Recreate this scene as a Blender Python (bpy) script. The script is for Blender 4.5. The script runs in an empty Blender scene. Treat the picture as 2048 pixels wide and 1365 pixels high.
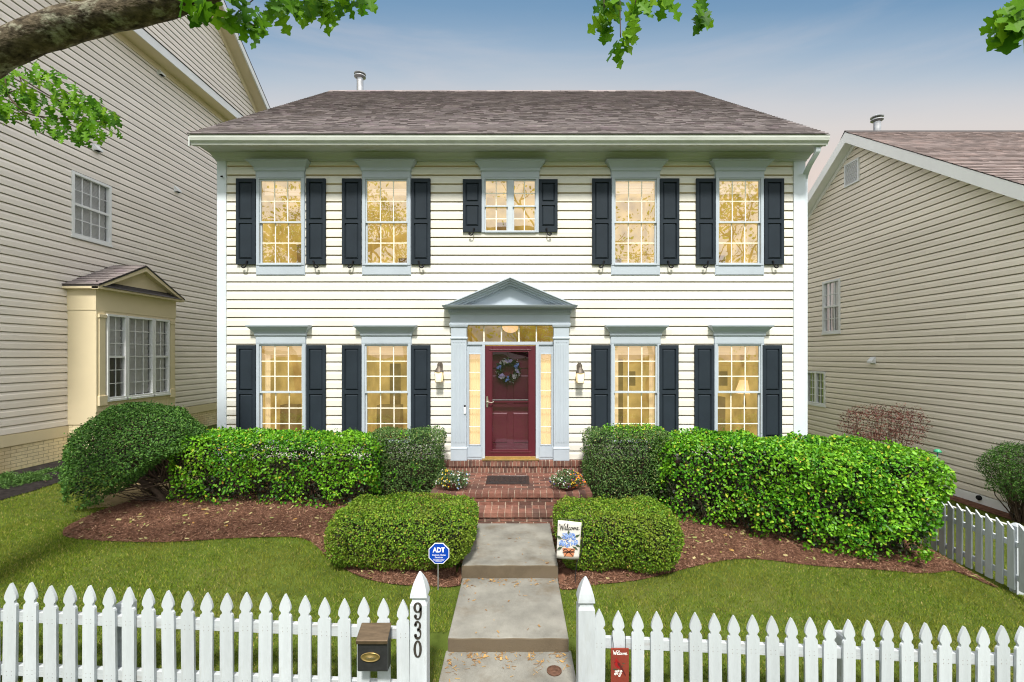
import bpy, bmesh, math, random
import numpy as np
from mathutils import Vector, Matrix
from mathutils.geometry import delaunay_2d_cdt
random.seed(7)
rng = np.random.default_rng(11)
R = math.radians
SC = bpy.context.scene
COL = SC.collection
PI = math.pi

# ---------------------------------------------------------------- camera model (16 mm lens, eye 2.78 m above the walk)
CX, CY, F, D, E = 1034.0, 711.0, 910.0, 8.43, 2.78
def S(y): return F / (y + D)
def X(px, y=0.0): return (px - CX) / S(y)
def Z(py, y=0.0): return E - (py - CY) / S(y)

def sstep(a, b, t):
    t = np.clip((t - a) / (b - a), 0, 1)
    return t * t * (3 - 2 * t)

def g(x, y):
    """height of the ground"""
    x = np.asarray(x, float); y = np.asarray(y, float)
    base = 0.29 * np.clip((y + 4.6) / 2.85, 0, 1)
    b = np.where(x < 0, -0.045 * np.maximum(x, -4.0) + 0.0035 * np.clip(-4.0 - x, 0, 8), -0.045 * np.minimum(x, 4.0))
    b = b - 0.31 * sstep(3.6, 7.0, x)
    out = base + b * np.where(y < -6.5, 0.8, 1.0)
    out = out - 0.10 * sstep(-7.2, -9.0, y)
    # the soil lies a little below the stepped walk beside it
    zs = np.where(y > -2.86, 0.285, np.where(y > -4.0, 0.13, 0.0)) - 0.045
    w = (1 - sstep(0.60, 0.95, np.abs(x + 0.085))) * (y < -1.4) * (y > -7.0)
    return out * (1 - w) + np.minimum(out, zs) * w
def G(x, y): return float(g(x, y))
def gpx(px, py):
    """point of the ground seen at a pixel of the photograph"""
    lo, hi = 1.5, 60.0
    for _ in range(60):
        d = (lo + hi) / 2
        x = (px - CX) * d / F; z = E - (py - CY) * d / F
        if z > G(x, d - D): lo = d
        else: hi = d
    return ((px - CX) * lo / F, lo - D)

# ---------------------------------------------------------------- object helpers
def tag(o, label=None, cat=None, group=None, kind=None):
    if label: o['label'] = label
    if cat: o['category'] = cat
    if group: o['group'] = group
    if kind: o['kind'] = kind
    return o
WLOC = {}
def thing(name, loc, label, cat, group=None):
    o = bpy.data.objects.new(name, None); COL.objects.link(o)
    o.location = loc; o.empty_display_size = 0.2
    WLOC[o.name] = Vector(loc)
    return tag(o, label, cat, group)
def link_mesh(name, me, parent=None):
    o = bpy.data.objects.new(name, me); COL.objects.link(o)
    WLOC[o.name] = Vector((0, 0, 0))
    if parent is not None:
        o.parent = parent; o.location = -WLOC[parent.name]
    return o

class MB:
    """collects faces in world coordinates and links them as one mesh object"""
    def __init__(s): s.v = []; s.f = []; s.m = []; s.cur = 0
    def add(s, vs, fs):
        n = len(s.v); s.v.extend([tuple(p) for p in vs])
        for f in fs: s.f.append(tuple(i + n for i in f)); s.m.append(s.cur)
    def box(s, x0, x1, y0, y1, z0, z1):
        x0, x1 = min(x0, x1), max(x0, x1); y0, y1 = min(y0, y1), max(y0, y1); z0, z1 = min(z0, z1), max(z0, z1)
        s.add([(x0,y0,z0),(x1,y0,z0),(x1,y1,z0),(x0,y1,z0),(x0,y0,z1),(x1,y0,z1),(x1,y1,z1),(x0,y1,z1)],
              [(0,3,2,1),(4,5,6,7),(0,1,5,4),(1,2,6,5),(2,3,7,6),(3,0,4,7)])
    def hexa(s, p):
        s.add(p, [(0,3,2,1),(4,5,6,7),(0,1,5,4),(1,2,6,5),(2,3,7,6),(3,0,4,7)])
    def prism(s, poly, fn, d0, d1):
        """poly: list of (u,w); fn(u,w,d) -> point"""
        n = len(poly)
        s.add([fn(u, w, d0) for u, w in poly] + [fn(u, w, d1) for u, w in poly],
              [tuple(range(n))[::-1], tuple(range(n, 2*n))] + [(i, (i+1) % n, n+(i+1) % n, n+i) for i in range(n)])
    def prism_y(s, poly, y0, y1): s.prism(poly, lambda u, w, d: (u, d, w), y1, y0)
    def loft(s, rings, cap=True):
        n = len(rings[0]); vs = [p for r in rings for p in r]; fs = []
        for k in range(len(rings) - 1):
            for i in range(n):
                j = (i + 1) % n
                fs.append((k*n+i, k*n+j, (k+1)*n+j, (k+1)*n+i))
        if cap: fs.append(tuple(range(n))[::-1]); fs.append(tuple((len(rings)-1)*n+i for i in range(n)))
        s.add(vs, fs)
    def sqloft(s, cx, cy, prof):
        """prof: (z, half) square rings"""
        s.loft([[(cx-h,cy-h,z),(cx+h,cy-h,z),(cx+h,cy+h,z),(cx-h,cy+h,z)] for z, h in prof])
    def crown(s, x0, x1, yb, prof):
        """prof: (z, side, depth): rings that stand out from a wall"""
        s.loft([[(x0-e,yb-d,z),(x1+e,yb-d,z),(x1+e,yb,z),(x0-e,yb,z)] for z, e, d in prof])
    def lathe(s, c, prof, n=20, axis='z'):
        rings = []
        for r, h in prof:
            ring = []
            for i in range(n):
                a = 2*PI*i/n; u, w = r*math.cos(a), r*math.sin(a)
                ring.append({'z': (c[0]+u, c[1]+w, c[2]+h), 'y': (c[0]+u, c[1]+h, c[2]+w), 'x': (c[0]+h, c[1]+u, c[2]+w)}[axis])
            rings.append(ring)
        s.loft(rings)
    def tube(s, pts, rad, n=8, cap=True):
        pts = [Vector(p) for p in pts]; k = len(pts)
        if not hasattr(rad, '__len__'): rad = [rad]*k
        rings = []; up = Vector((0.13, 0.21, 0.97))
        for i, p in enumerate(pts):
            t = (pts[min(i+1, k-1)] - pts[max(i-1, 0)])
            if t.length < 1e-9: t = Vector((0, 0, 1))
            t.normalize()
            if i == 0:
                a = up.cross(t)
                if a.length < 1e-3: a = Vector((1, 0, 0)).cross(t)
            else:
                a = a - t * a.dot(t)
            a.normalize(); b = t.cross(a)
            rings.append([p + (a*math.cos(2*PI*j/n) + b*math.sin(2*PI*j/n)) * rad[i] for j in range(n)])
        s.loft(rings, cap)
    def disc(s, c, r, axis='y', n=14, ry=None):
        ry = ry or r; vs = []
        for i in range(n):
            a = 2*PI*i/n
            vs.append((c[0]+r*math.cos(a), c[1], c[2]+ry*math.sin(a)) if axis == 'y' else (c[0]+r*math.cos(a), c[1]+ry*math.sin(a), c[2]))
        s.add(vs, [tuple(range(n))])
    def ribbon(s, pts, width, y, y2=None):
        """a flat pen stroke in a plane y = const; pts (x,z)"""
        n = len(pts); L = []; Rr = []
        for i in range(n):
            a = pts[max(i-1, 0)]; b = pts[min(i+1, n-1)]
            dx, dz = b[0]-a[0], b[1]-a[1]; l = math.hypot(dx, dz) or 1
            w = (width(i/(n-1)) if callable(width) else width) / 2
            L.append((pts[i][0]-dz/l*w, pts[i][1]+dx/l*w)); Rr.append((pts[i][0]+dz/l*w, pts[i][1]-dx/l*w))
        if y2 is None:
            s.add([(a, y, b) for a, b in L] + [(a, y, b) for a, b in Rr], [(n+i, n+i+1, i+1, i) for i in range(n-1)])
        else:
            for i in range(n-1):
                q = [Rr[i], Rr[i+1], L[i+1], L[i]]
                s.prism_y(q, y, y2)
    def build(s, name, mats, parent=None, smooth=False, bevel=0, sub=0):
        me = bpy.data.meshes.new(name)
        me.from_pydata(s.v, [], s.f)
        if not isinstance(mats, (list, tuple)): mats = [mats]
        for m in mats: me.materials.append(m)
        if len(mats) > 1: me.polygons.foreach_set('material_index', s.m)
        if smooth: me.polygons.foreach_set('use_smooth', [True]*len(s.f))
        me.update()
        o = link_mesh(name, me, parent)
        if bevel:
            b = o.modifiers.new('bevel', 'BEVEL'); b.width = bevel; b.segments = 2; b.limit_method = 'ANGLE'; b.angle_limit = R(40)
        return o

def np_mesh(name, verts, faces_flat, nper, mats, parent=None, smooth=False, midx=None):
    """fast mesh: faces_flat (n, nper) indices"""
    me = bpy.data.meshes.new(name)
    nv = len(verts); nf = len(faces_flat)
    me.vertices.add(nv); me.vertices.foreach_set('co', np.asarray(verts, np.float32).ravel())
    me.loops.add(nf*nper); me.loops.foreach_set('vertex_index', np.asarray(faces_flat, np.int32).ravel())
    me.polygons.add(nf)
    me.polygons.foreach_set('loop_start', np.arange(nf, dtype=np.int32)*nper)
    me.polygons.foreach_set('loop_total', np.full(nf, nper, np.int32))
    if not isinstance(mats, (list, tuple)): mats = [mats]
    for m in mats: me.materials.append(m)
    if midx is not None: me.polygons.foreach_set('material_index', np.asarray(midx, np.int32))
    if smooth: me.polygons.foreach_set('use_smooth', np.ones(nf, bool))
    me.update(calc_edges=True); me.validate()
    return link_mesh(name, me, parent)

def smooth_path(pts, k=6):
    pts = [np.array(p, float) for p in pts]; out = []
    for i in range(len(pts)-1):
        p0 = pts[max(i-1, 0)]; p1 = pts[i]; p2 = pts[i+1]; p3 = pts[min(i+2, len(pts)-1)]
        for j in range(k):
            t = j/k
            out.append(tuple(0.5*((2*p1)+(-p0+p2)*t+(2*p0-5*p1+4*p2-p3)*t*t+(-p0+3*p1-3*p2+p3)*t**3)))
    out.append(tuple(pts[-1])); return out

# ---------------------------------------------------------------- materials
def nd(nt, t, **kw):
    n = nt.nodes.new(t)
    for k, v in kw.items():
        if k in n.inputs.keys(): n.inputs[k].default_value = v
        else: setattr(n, k, v)
    return n
def c4(c): return (c[0], c[1], c[2], 1)
def ramp_node(nt, stops, fac):
    r = nt.nodes.new('ShaderNodeValToRGB')
    el = r.color_ramp.elements
    while len(el) < len(stops): el.new(0.5)
    for e, (p, c) in zip(el, stops): e.position = p; e.color = c4(c)
    nt.links.new(fac, r.inputs['Fac']); return r.outputs['Color']
def pmat(name, base, rough=0.6, var=0.10, scale=3.0, bump=0.0, bscale=80.0, island=None, spec=0.35, stain=None,
         stain_scale=1.2, stain_amt=0.5, metal=0.0, stretch=(1, 1, 1), coat=0.0, ivar=0.0, detail=5):
    m = bpy.data.materials.new(name); m.use_nodes = True
    nt = m.node_tree; p = nt.nodes['Principled BSDF']; L = nt.links.new
    tc = nd(nt, 'ShaderNodeTexCoord'); mp = nd(nt, 'ShaderNodeMapping'); mp.inputs['Scale'].default_value = stretch
    L(tc.outputs['Object'], mp.inputs['Vector'])
    no = nd(nt, 'ShaderNodeTexNoise'); no.inputs['Scale'].default_value = scale; no.inputs['Detail'].default_value = detail
    no.inputs['Roughness'].default_value = 0.6
    L(mp.outputs[0], no.inputs['Vector'])
    if island:
        geo = nd(nt, 'ShaderNodeNewGeometry')
        col = ramp_node(nt, island, geo.outputs['Random Per Island'])
    else:
        rgb = nd(nt, 'ShaderNodeRGB'); rgb.outputs[0].default_value = c4(base); col = rgb.outputs[0]
    mr = nd(nt, 'ShaderNodeMapRange'); mr.inputs['From Min'].default_value = 0.3; mr.inputs['From Max'].default_value = 0.7
    mr.inputs['To Min'].default_value = 1-var; mr.inputs['To Max'].default_value = 1+var
    L(no.outputs['Fac'], mr.inputs['Value'])
    mx = nd(nt, 'ShaderNodeMix', data_type='RGBA', blend_type='MULTIPLY'); mx.inputs['Factor'].default_value = 1
    L(col, mx.inputs['A']); L(mr.outputs[0], mx.inputs['B']); col = mx.outputs['Result']
    if stain:
        n2 = nd(nt, 'ShaderNodeTexNoise'); n2.inputs['Scale'].default_value = stain_scale; n2.inputs['Detail'].default_value = 6
        n2.inputs['Roughness'].default_value = 0.65
        L(mp.outputs[0], n2.inputs['Vector'])
        r2 = nd(nt, 'ShaderNodeMapRange'); r2.inputs['From Min'].default_value = 0.52; r2.inputs['From Max'].default_value = 0.75
        r2.inputs['To Max'].default_value = stain_amt
        L(n2.outputs['Fac'], r2.inputs['Value'])
        m2 = nd(nt, 'ShaderNodeMix', data_type='RGBA'); m2.inputs['B'].default_value = c4(stain)
        L(r2.outputs[0], m2.inputs['Factor']); L(col, m2.inputs['A']); col = m2.outputs['Result']
    L(col, p.inputs['Base Color'])
    p.inputs['Roughness'].default_value = rough; p.inputs['Specular IOR Level'].default_value = spec
    p.inputs['Metallic'].default_value = metal; p.inputs['Coat Weight'].default_value = coat
    if bump:
        nb = nd(nt, 'ShaderNodeTexNoise'); nb.inputs['Scale'].default_value = bscale; nb.inputs['Detail'].default_value = 4
        L(mp.outputs[0], nb.inputs['Vector'])
        bp = nd(nt, 'ShaderNodeBump'); bp.inputs['Strength'].default_value = bump; bp.inputs['Distance'].default_value = 0.01
        L(nb.outputs['Fac'], bp.inputs['Height']); L(bp.outputs[0], p.inputs['Normal'])
    return m
def leafmat(name, stops, rough=0.38, trans=0.25, clump=None, cscale=2.0, tcol=(0.25, 0.45, 0.05), spec=0.4):
    """leaf colours differ leaf by leaf; clump: colour of patches of new growth"""
    m = bpy.data.materials.new(name); m.use_nodes = True
    nt = m.node_tree; p = nt.nodes['Principled BSDF']; L = nt.links.new
    geo = nd(nt, 'ShaderNodeNewGeometry')
    col = ramp_node(nt, stops, geo.outputs['Random Per Island'])
    if clump:
        tc = nd(nt, 'ShaderNodeTexCoord'); no = nd(nt, 'ShaderNodeTexNoise'); no.inputs['Scale'].default_value = cscale
        no.inputs['Detail'].default_value = 3
        L(tc.outputs['Object'], no.inputs['Vector'])
        mr = nd(nt, 'ShaderNodeMapRange'); mr.inputs['From Min'].default_value = 0.45; mr.inputs['From Max'].default_value = 0.65; mr.inputs['To Max'].default_value = 0.5
        L(no.outputs['Fac'], mr.inputs['Value'])
        mx = nd(nt, 'ShaderNodeMix', data_type='RGBA'); mx.inputs['B'].default_value = c4(clump)
        L(mr.outputs[0], mx.inputs['Factor']); L(col, mx.inputs['A']); col = mx.outputs['Result']
    L(col, p.inputs['Base Color'])
    p.inputs['Roughness'].default_value = rough; p.inputs['Specular IOR Level'].default_value = spec
    tr = nd(nt, 'ShaderNodeBsdfTranslucent'); ms = nd(nt, 'ShaderNodeMixShader'); ms.inputs[0].default_value = trans
    hs = nd(nt, 'ShaderNodeMix', data_type='RGBA', blend_type='MULTIPLY'); hs.inputs['Factor'].default_value = 0
    L(col, hs.inputs['A']); L(hs.outputs['Result'], tr.inputs['Color'])
    L(p.outputs[0], ms.inputs[1]); L(tr.outputs[0], ms.inputs[2])
    L(ms.outputs[0], nt.nodes['Material Output'].inputs['Surface'])
    return m
def glassmat(name, refl=0.10, tint=(1, 1, 1), rough=0.0):
    m = bpy.data.materials.new(name); m.use_nodes = True
    nt = m.node_tree; L = nt.links.new; nt.nodes.remove(nt.nodes['Principled BSDF'])
    t = nd(nt, 'ShaderNodeBsdfTransparent'); t.inputs[0].default_value = c4(tint)
    gl = nd(nt, 'ShaderNodeBsdfGlossy'); gl.inputs['Roughness'].default_value = rough
    lw = nd(nt, 'ShaderNodeLayerWeight'); lw.inputs['Blend'].default_value = 0.25
    mr = nd(nt, 'ShaderNodeMapRange'); mr.inputs['To Min'].default_value = refl; mr.inputs['To Max'].default_value = 0.5
    L(lw.outputs['Fresnel'], mr.inputs['Value'])
    tc = nd(nt, 'ShaderNodeTexCoord'); no = nd(nt, 'ShaderNodeTexNoise'); no.inputs['Scale'].default_value = 1.6; no.inputs['Detail'].default_value = 1
    bp = nd(nt, 'ShaderNodeBump'); bp.inputs['Strength'].default_value = 0.12; bp.inputs['Distance'].default_value = 0.03
    L(tc.outputs['Object'], no.inputs['Vector']); L(no.outputs['Fac'], bp.inputs['Height']); L(bp.outputs[0], gl.inputs['Normal'])
    ms = nd(nt, 'ShaderNodeMixShader')
    L(mr.outputs[0], ms.inputs[0]); L(t.outputs[0], ms.inputs[1]); L(gl.outputs[0], ms.inputs[2])
    L(ms.outputs[0], nt.nodes['Material Output'].inputs['Surface'])
    return m
def litmat(name, col, strength=1.0, var=0.25, scale=2.0, base=None, stretch=(1, 1, 1)):
    """a surface given its own glow, standing in for the lamplight on it"""
    m = pmat(name, base or tuple(min(1, c) for c in col), rough=0.8, var=0.1)
    nt = m.node_tree; p = nt.nodes['Principled BSDF']; L = nt.links.new
    tc = nd(nt, 'ShaderNodeTexCoord'); mp = nd(nt, 'ShaderNodeMapping'); mp.inputs['Scale'].default_value = stretch
    no = nd(nt, 'ShaderNodeTexNoise'); no.inputs['Scale'].default_value = scale; no.inputs['Detail'].default_value = 5
    L(tc.outputs['Object'], mp.inputs[0]); L(mp.outputs[0], no.inputs['Vector'])
    mr = nd(nt, 'ShaderNodeMapRange'); mr.inputs['From Min'].default_value = 0.3; mr.inputs['From Max'].default_value = 0.7
    mr.inputs['To Min'].default_value = strength*(1-var); mr.inputs['To Max'].default_value = strength*(1+var)
    L(no.outputs['Fac'], mr.inputs['Value'])
    p.inputs['Emission Color'].default_value = c4(col); L(mr.outputs[0], p.inputs['Emission Strength'])
    return m

def brickmat(name, c1, c2, mortar, bw, bh, ms=0.012, stretch_axis='x', rough=0.8, bump=0.5, stain=None):
    m = bpy.data.materials.new(name); m.use_nodes = True
    nt = m.node_tree; p = nt.nodes['Principled BSDF']; L = nt.links.new
    tc = nd(nt, 'ShaderNodeTexCoord'); sp = nd(nt, 'ShaderNodeSeparateXYZ'); cb = nd(nt, 'ShaderNodeCombineXYZ'); ad = nd(nt, 'ShaderNodeMath', operation='ADD')
    L(tc.outputs['Object'], sp.inputs[0]); L(sp.outputs['X'], ad.inputs[0]); L(sp.outputs['Y'], ad.inputs[1])
    L(ad.outputs[0], cb.inputs['X']); L(sp.outputs['Z'], cb.inputs['Y'])
    br = nd(nt, 'ShaderNodeTexBrick'); br.inputs['Scale'].default_value = 1
    br.inputs['Brick Width'].default_value = bw; br.inputs['Row Height'].default_value = bh; br.inputs['Mortar Size'].default_value = ms
    br.inputs['Color1'].default_value = c4(c1); br.inputs['Color2'].default_value = c4(c2); br.inputs['Mortar'].default_value = c4(mortar)
    br.inputs['Mortar Smooth'].default_value = 0.3
    L(cb.outputs[0], br.inputs['Vector'])
    no = nd(nt, 'ShaderNodeTexNoise'); no.inputs['Scale'].default_value = 14; no.inputs['Detail'].default_value = 6
    L(tc.outputs['Object'], no.inputs['Vector'])
    mr = nd(nt, 'ShaderNodeMapRange'); mr.inputs['To Min'].default_value = 0.75; mr.inputs['To Max'].default_value = 1.25
    L(no.outputs['Fac'], mr.inputs['Value'])
    mx = nd(nt, 'ShaderNodeMix', data_type='RGBA', blend_type='MULTIPLY'); mx.inputs['Factor'].default_value = 1
    L(br.outputs['Color'], mx.inputs['A']); L(mr.outputs[0], mx.inputs['B']); col = mx.outputs['Result']
    if stain:
        n2 = nd(nt, 'ShaderNodeTexNoise'); n2.inputs['Scale'].default_value = 0.9; n2.inputs['Detail'].default_value = 6
        L(tc.outputs['Object'], n2.inputs['Vector'])
        r2 = nd(nt, 'ShaderNodeMapRange'); r2.inputs['From Min'].default_value = 0.5; r2.inputs['From Max'].default_value = 0.7; r2.inputs['To Max'].default_value = 0.6
        L(n2.outputs['Fac'], r2.inputs['Value'])
        m2 = nd(nt, 'ShaderNodeMix', data_type='RGBA'); m2.inputs['B'].default_value = c4(stain)
        L(r2.outputs[0], m2.inputs['Factor']); L(col, m2.inputs['A']); col = m2.outputs['Result']
    L(col, p.inputs['Base Color']); p.inputs['Roughness'].default_value = rough
    bp = nd(nt, 'ShaderNodeBump'); bp.inputs['Strength'].default_value = bump; bp.inputs['Distance'].default_value = 0.012; bp.invert = True
    L(br.outputs['Fac'], bp.inputs['Height']); L(bp.outputs[0], p.inputs['Normal'])
    return m

M = {}
tone = lambda c, v: [(0, tuple(x*(1-v) for x in c)), (0.5, c), (1, tuple(min(1, x*(1+v)) for x in c))]
M['siding'] = pmat('cream_siding', (0.655, 0.64, 0.58), 0.5, 0.05, 1.2, 0.04, 30, island=tone((0.655, 0.64, 0.58), 0.035), stretch=(0.3, 1, 3), spec=0.2)
M['trim'] = pmat('grey_blue_trim', (0.395, 0.45, 0.505), 0.45, 0.06, 1.5, 0.03, 60)
M['corner'] = pmat('pale_corner_board', (0.58, 0.64, 0.69), 0.42, 0.05, 1.5, 0.03, 60)
M['eave'] = pmat('pale_green_grey_eave', (0.48, 0.51, 0.50), 0.5, 0.07, 1.1, 0.02, 40, stretch=(1, 1, 4))
M['gutter'] = pmat('pale_gutter', (0.50, 0.53, 0.49), 0.4, 0.10, 2.0, 0, stretch=(1, 1, 5), stain=(0.30, 0.32, 0.26), stain_scale=3, stain_amt=0.35)
M['shutter'] = pmat('charcoal_shutter', (0.019, 0.027, 0.036), 0.6, 0.12, 3, 0.05, 90, spec=0.14)
M['iron'] = pmat('black_iron', (0.015, 0.015, 0.017), 0.8, 0.1, spec=0.08)
M['sash'] = pmat('grey_sash', (0.47, 0.52, 0.56), 0.38, 0.04, 2)
M['muntin'] = pmat('warm_tinted_muntin', (0.85, 0.80, 0.66), 0.45, 0.03, 2)  # white bars tinted warm, as the room lamplight would colour them
M['glass'] = glassmat('window_glass', 0.25)
M['room'] = litmat('amber_lit_room', (0.56, 0.395, 0.125), 0.34, 0.50, 3.0, base=(0.35, 0.24, 0.10), stretch=(1, 1, 1))
M['room_up'] = litmat('golden_lit_bedroom', (0.58, 0.41, 0.11), 0.40, 0.45, 3.0, base=(0.35, 0.25, 0.10))
M['furniture'] = litmat('dim_furniture', (0.36, 0.23, 0.08), 0.24, 0.4, 5, base=(0.12, 0.08, 0.04))
M['hall'] = litmat('amber_lit_hall', (0.50, 0.34, 0.07), 0.26, 0.4, 3.0, base=(0.3, 0.22, 0.06))
M['blind'] = litmat('cream_blind', (0.80, 0.58, 0.30), 0.36, 0.08, 6, base=(0.6, 0.48, 0.3), stretch=(0.3, 1, 8))
M['sheer'] = litmat('peach_sheer_curtain', (0.86, 0.60, 0.30), 0.42, 0.10, 18, base=(0.7, 0.55, 0.36), stretch=(4, 1, 0.3))
M['lampshade'] = litmat('lampshade', (1.0, 0.62, 0.30), 0.55, 0.05, 4, base=(0.8, 0.6, 0.4))
M['door'] = pmat('burgundy_door', (0.080, 0.008, 0.016), 0.4, 0.12, 2.5, 0.03, 60, spec=0.5)
M['door2'] = pmat('burgundy_inner_door', (0.21, 0.032, 0.068), 0.38, 0.10, 2.5)
M['doorglass'] = glassmat('storm_door_glass', 0.10, (0.80, 0.76, 0.80))
M['doorscreen'] = glassmat('storm_door_screen', 0.07, (0.58, 0.55, 0.62))
M['brass'] = pmat('brass', (0.42, 0.30, 0.12), 0.35, 0.15, 6, metal=0.8)
M['nickel'] = pmat('satin_nickel', (0.55, 0.50, 0.42), 0.3, 0.1, 6, metal=0.9)
M['bronze'] = pmat('aged_bronze', (0.13, 0.11, 0.09), 0.5, 0.25, 20, metal=0.5, bump=0.1)
M['roof'] = pmat('asphalt_shingles', (0.16, 0.13, 0.13), 0.9, 0.16, 1.4, 0.6, 220,
    island=[(0, (0.165, 0.143, 0.143)), (0.3, (0.195, 0.170, 0.169)), (0.55, (0.215, 0.189, 0.187)), (0.8, (0.245, 0.215, 0.208)), (1, (0.210, 0.170, 0.183))], spec=0.2)
M['roof2'] = pmat('warm_asphalt_shingles', (0.2, 0.15, 0.14), 0.9, 0.18, 1.4, 0.6, 220,
    island=[(0, (0.17, 0.137, 0.130)), (0.3, (0.205, 0.166, 0.157)), (0.6, (0.235, 0.192, 0.182)), (1, (0.27, 0.21, 0.196))], spec=0.2)
M['roofedge'] = pmat('dark_roof_edge', (0.05, 0.045, 0.045), 0.8, 0.2)
M['galv'] = pmat('galvanised_pipe', (0.42, 0.43, 0.44), 0.38, 0.25, 9, metal=0.7)
M['whitepaint'] = pmat('white_paint', (0.72, 0.74, 0.75), 0.45, 0.05, 2, 0.03, 60)
M['brick'] = pmat('red_brick', (0.2, 0.07, 0.05), 0.85, 0.25, 12, 0.5, 90,
    island=[(0, (0.090, 0.050, 0.041)), (0.3, (0.145, 0.068, 0.051)), (0.6, (0.185, 0.083, 0.061)), (0.85, (0.23, 0.108, 0.078)), (1, (0.13, 0.078, 0.064))],
    stain=(0.10, 0.075, 0.06), stain_scale=2.2, stain_amt=0.55, spec=0.2)
M['mortar'] = pmat('mortar', (0.40, 0.32, 0.25), 0.9, 0.2, 20, 0.4, 120)
M['sidingL'] = pmat('beige_siding_left', (0.76, 0.675, 0.655), 0.55, 0.06, 0.8, 0.04, 40, stain=(0.58, 0.51, 0.42), stain_scale=0.7, stain_amt=0.30, island=tone((0.77, 0.715, 0.655), 0.045), spec=0.2, stretch=(1, 0.4, 2))
M['trimL'] = pmat('buttery_trim', (0.68, 0.59, 0.40), 0.5, 0.05, 1.0, 0.05, 30, spec=0.25)
M['sidingR'] = pmat('tan_siding_right', (0.81, 0.705, 0.665), 0.55, 0.06, 0.8, 0.04, 40, stain=(0.60, 0.53, 0.44), stain_scale=0.7, stain_amt=0.30, island=tone((0.81, 0.74, 0.64), 0.045), spec=0.2, stretch=(1, 0.4, 2))
M['trimR'] = pmat('white_trim_right', (0.84, 0.85, 0.84), 0.45, 0.05, 1.2)
M['bricksL'] = brickmat('cream_painted_brick', (0.86, 0.75, 0.49), (0.80, 0.70, 0.46), (0.48, 0.40, 0.24), 0.21, 0.0695, 0.006, bump=0.7, stain=(0.42, 0.24, 0.07))
M['bricksred'] = brickmat('dark_red_foundation_brick', (0.15, 0.062, 0.045), (0.11, 0.05, 0.04), (0.16, 0.12, 0.095), 0.21, 0.07, 0.008)
M['darkglassroom'] = pmat('dim_interior', (0.05, 0.052, 0.055), 0.8, 0.3, 1.5)
M['greenroom'] = pmat('dim_green_interior', (0.03, 0.05, 0.045), 0.8, 0.5, 2.5)
M['venetian'] = pmat('pale_blind_slats', (0.66, 0.68, 0.70), 0.6, 0.08)
M['glassD'] = glassmat('neighbour_glass', 0.16)
M['fence'] = pmat('white_fence_paint', (0.46, 0.50, 0.53), 0.5, 0.09, 5, 0.12, 60, stretch=(3, 3, 0.5), stain=(0.30, 0.30, 0.27), stain_scale=11, stain_amt=0.35)
M['fencedirt'] = pmat('weathered_white_rail', (0.44, 0.475, 0.50), 0.55, 0.10, 6, 0.2, 50, stretch=(0.5, 3, 3), stain=(0.25, 0.20, 0.16), stain_scale=5, stain_amt=0.5)
M['concrete'] = pmat('worn_concrete', (0.205, 0.20, 0.176), 0.9, 0.32, 2.6, 0.6, 160, stain=(0.115, 0.085, 0.05), stain_scale=2.3, stain_amt=0.7, spec=0.2, detail=8)
M['concrete_face'] = pmat('brown_concrete_riser', (0.125, 0.098, 0.065), 0.9, 0.30, 2.5, 0.5, 160, stain=(0.08, 0.065, 0.05), stain_scale=2.5, stain_amt=0.6, spec=0.2)  # darker, browner tone for the front faces of the walk slabs
M['rust'] = pmat('rusty_iron', (0.10, 0.05, 0.030), 0.8, 0.4, 25, 0.5, 70)
M['bark'] = pmat('tree_bark', (0.085, 0.068, 0.046), 0.95, 0.85, 24, 1.0, 55, stain=(0.38, 0.40, 0.31), stain_scale=12, stain_amt=0.9, stretch=(0.7, 1, 1), spec=0.15, detail=8)
M['twig'] = pmat('brown_twig', (0.075, 0.05, 0.034), 0.85, 0.3, 12)
M['twiggrey'] = pmat('grey_twig', (0.10, 0.075, 0.055), 0.85, 0.3, 12)
M['blacksteel'] = pmat('black_steel', (0.025, 0.025, 0.027), 0.4, 0.1)
M['matrub'] = pmat('dark_rubber_mat', (0.035, 0.022, 0.019), 0.7, 0.25, 12, 0.3, 60)
M['pot'] = pmat('brown_pot', (0.10, 0.038, 0.028), 0.4, 0.15, 6)

def object_tone(m, v):
    nt = m.node_tree; p = nt.nodes['Principled BSDF']; L = nt.links.new
    src = p.inputs['Base Color'].links[0].from_socket; oi = nd(nt, 'ShaderNodeObjectInfo'); mr = nd(nt, 'ShaderNodeMapRange')
    mr.inputs['To Min'].default_value = 1-v; mr.inputs['To Max'].default_value = 1+v; L(oi.outputs['Random'], mr.inputs['Value'])
    mx = nd(nt, 'ShaderNodeMix', data_type='RGBA', blend_type='MULTIPLY'); mx.inputs['Factor'].default_value = 1
    L(src, mx.inputs['A']); L(mr.outputs[0], mx.inputs['B']); L(mx.outputs['Result'], p.inputs['Base Color'])
object_tone(M['fence'], 0.10)
M['nail'] = pmat('rusty_nail', (0.16, 0.13, 0.11), 0.7, 0.2)
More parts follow.
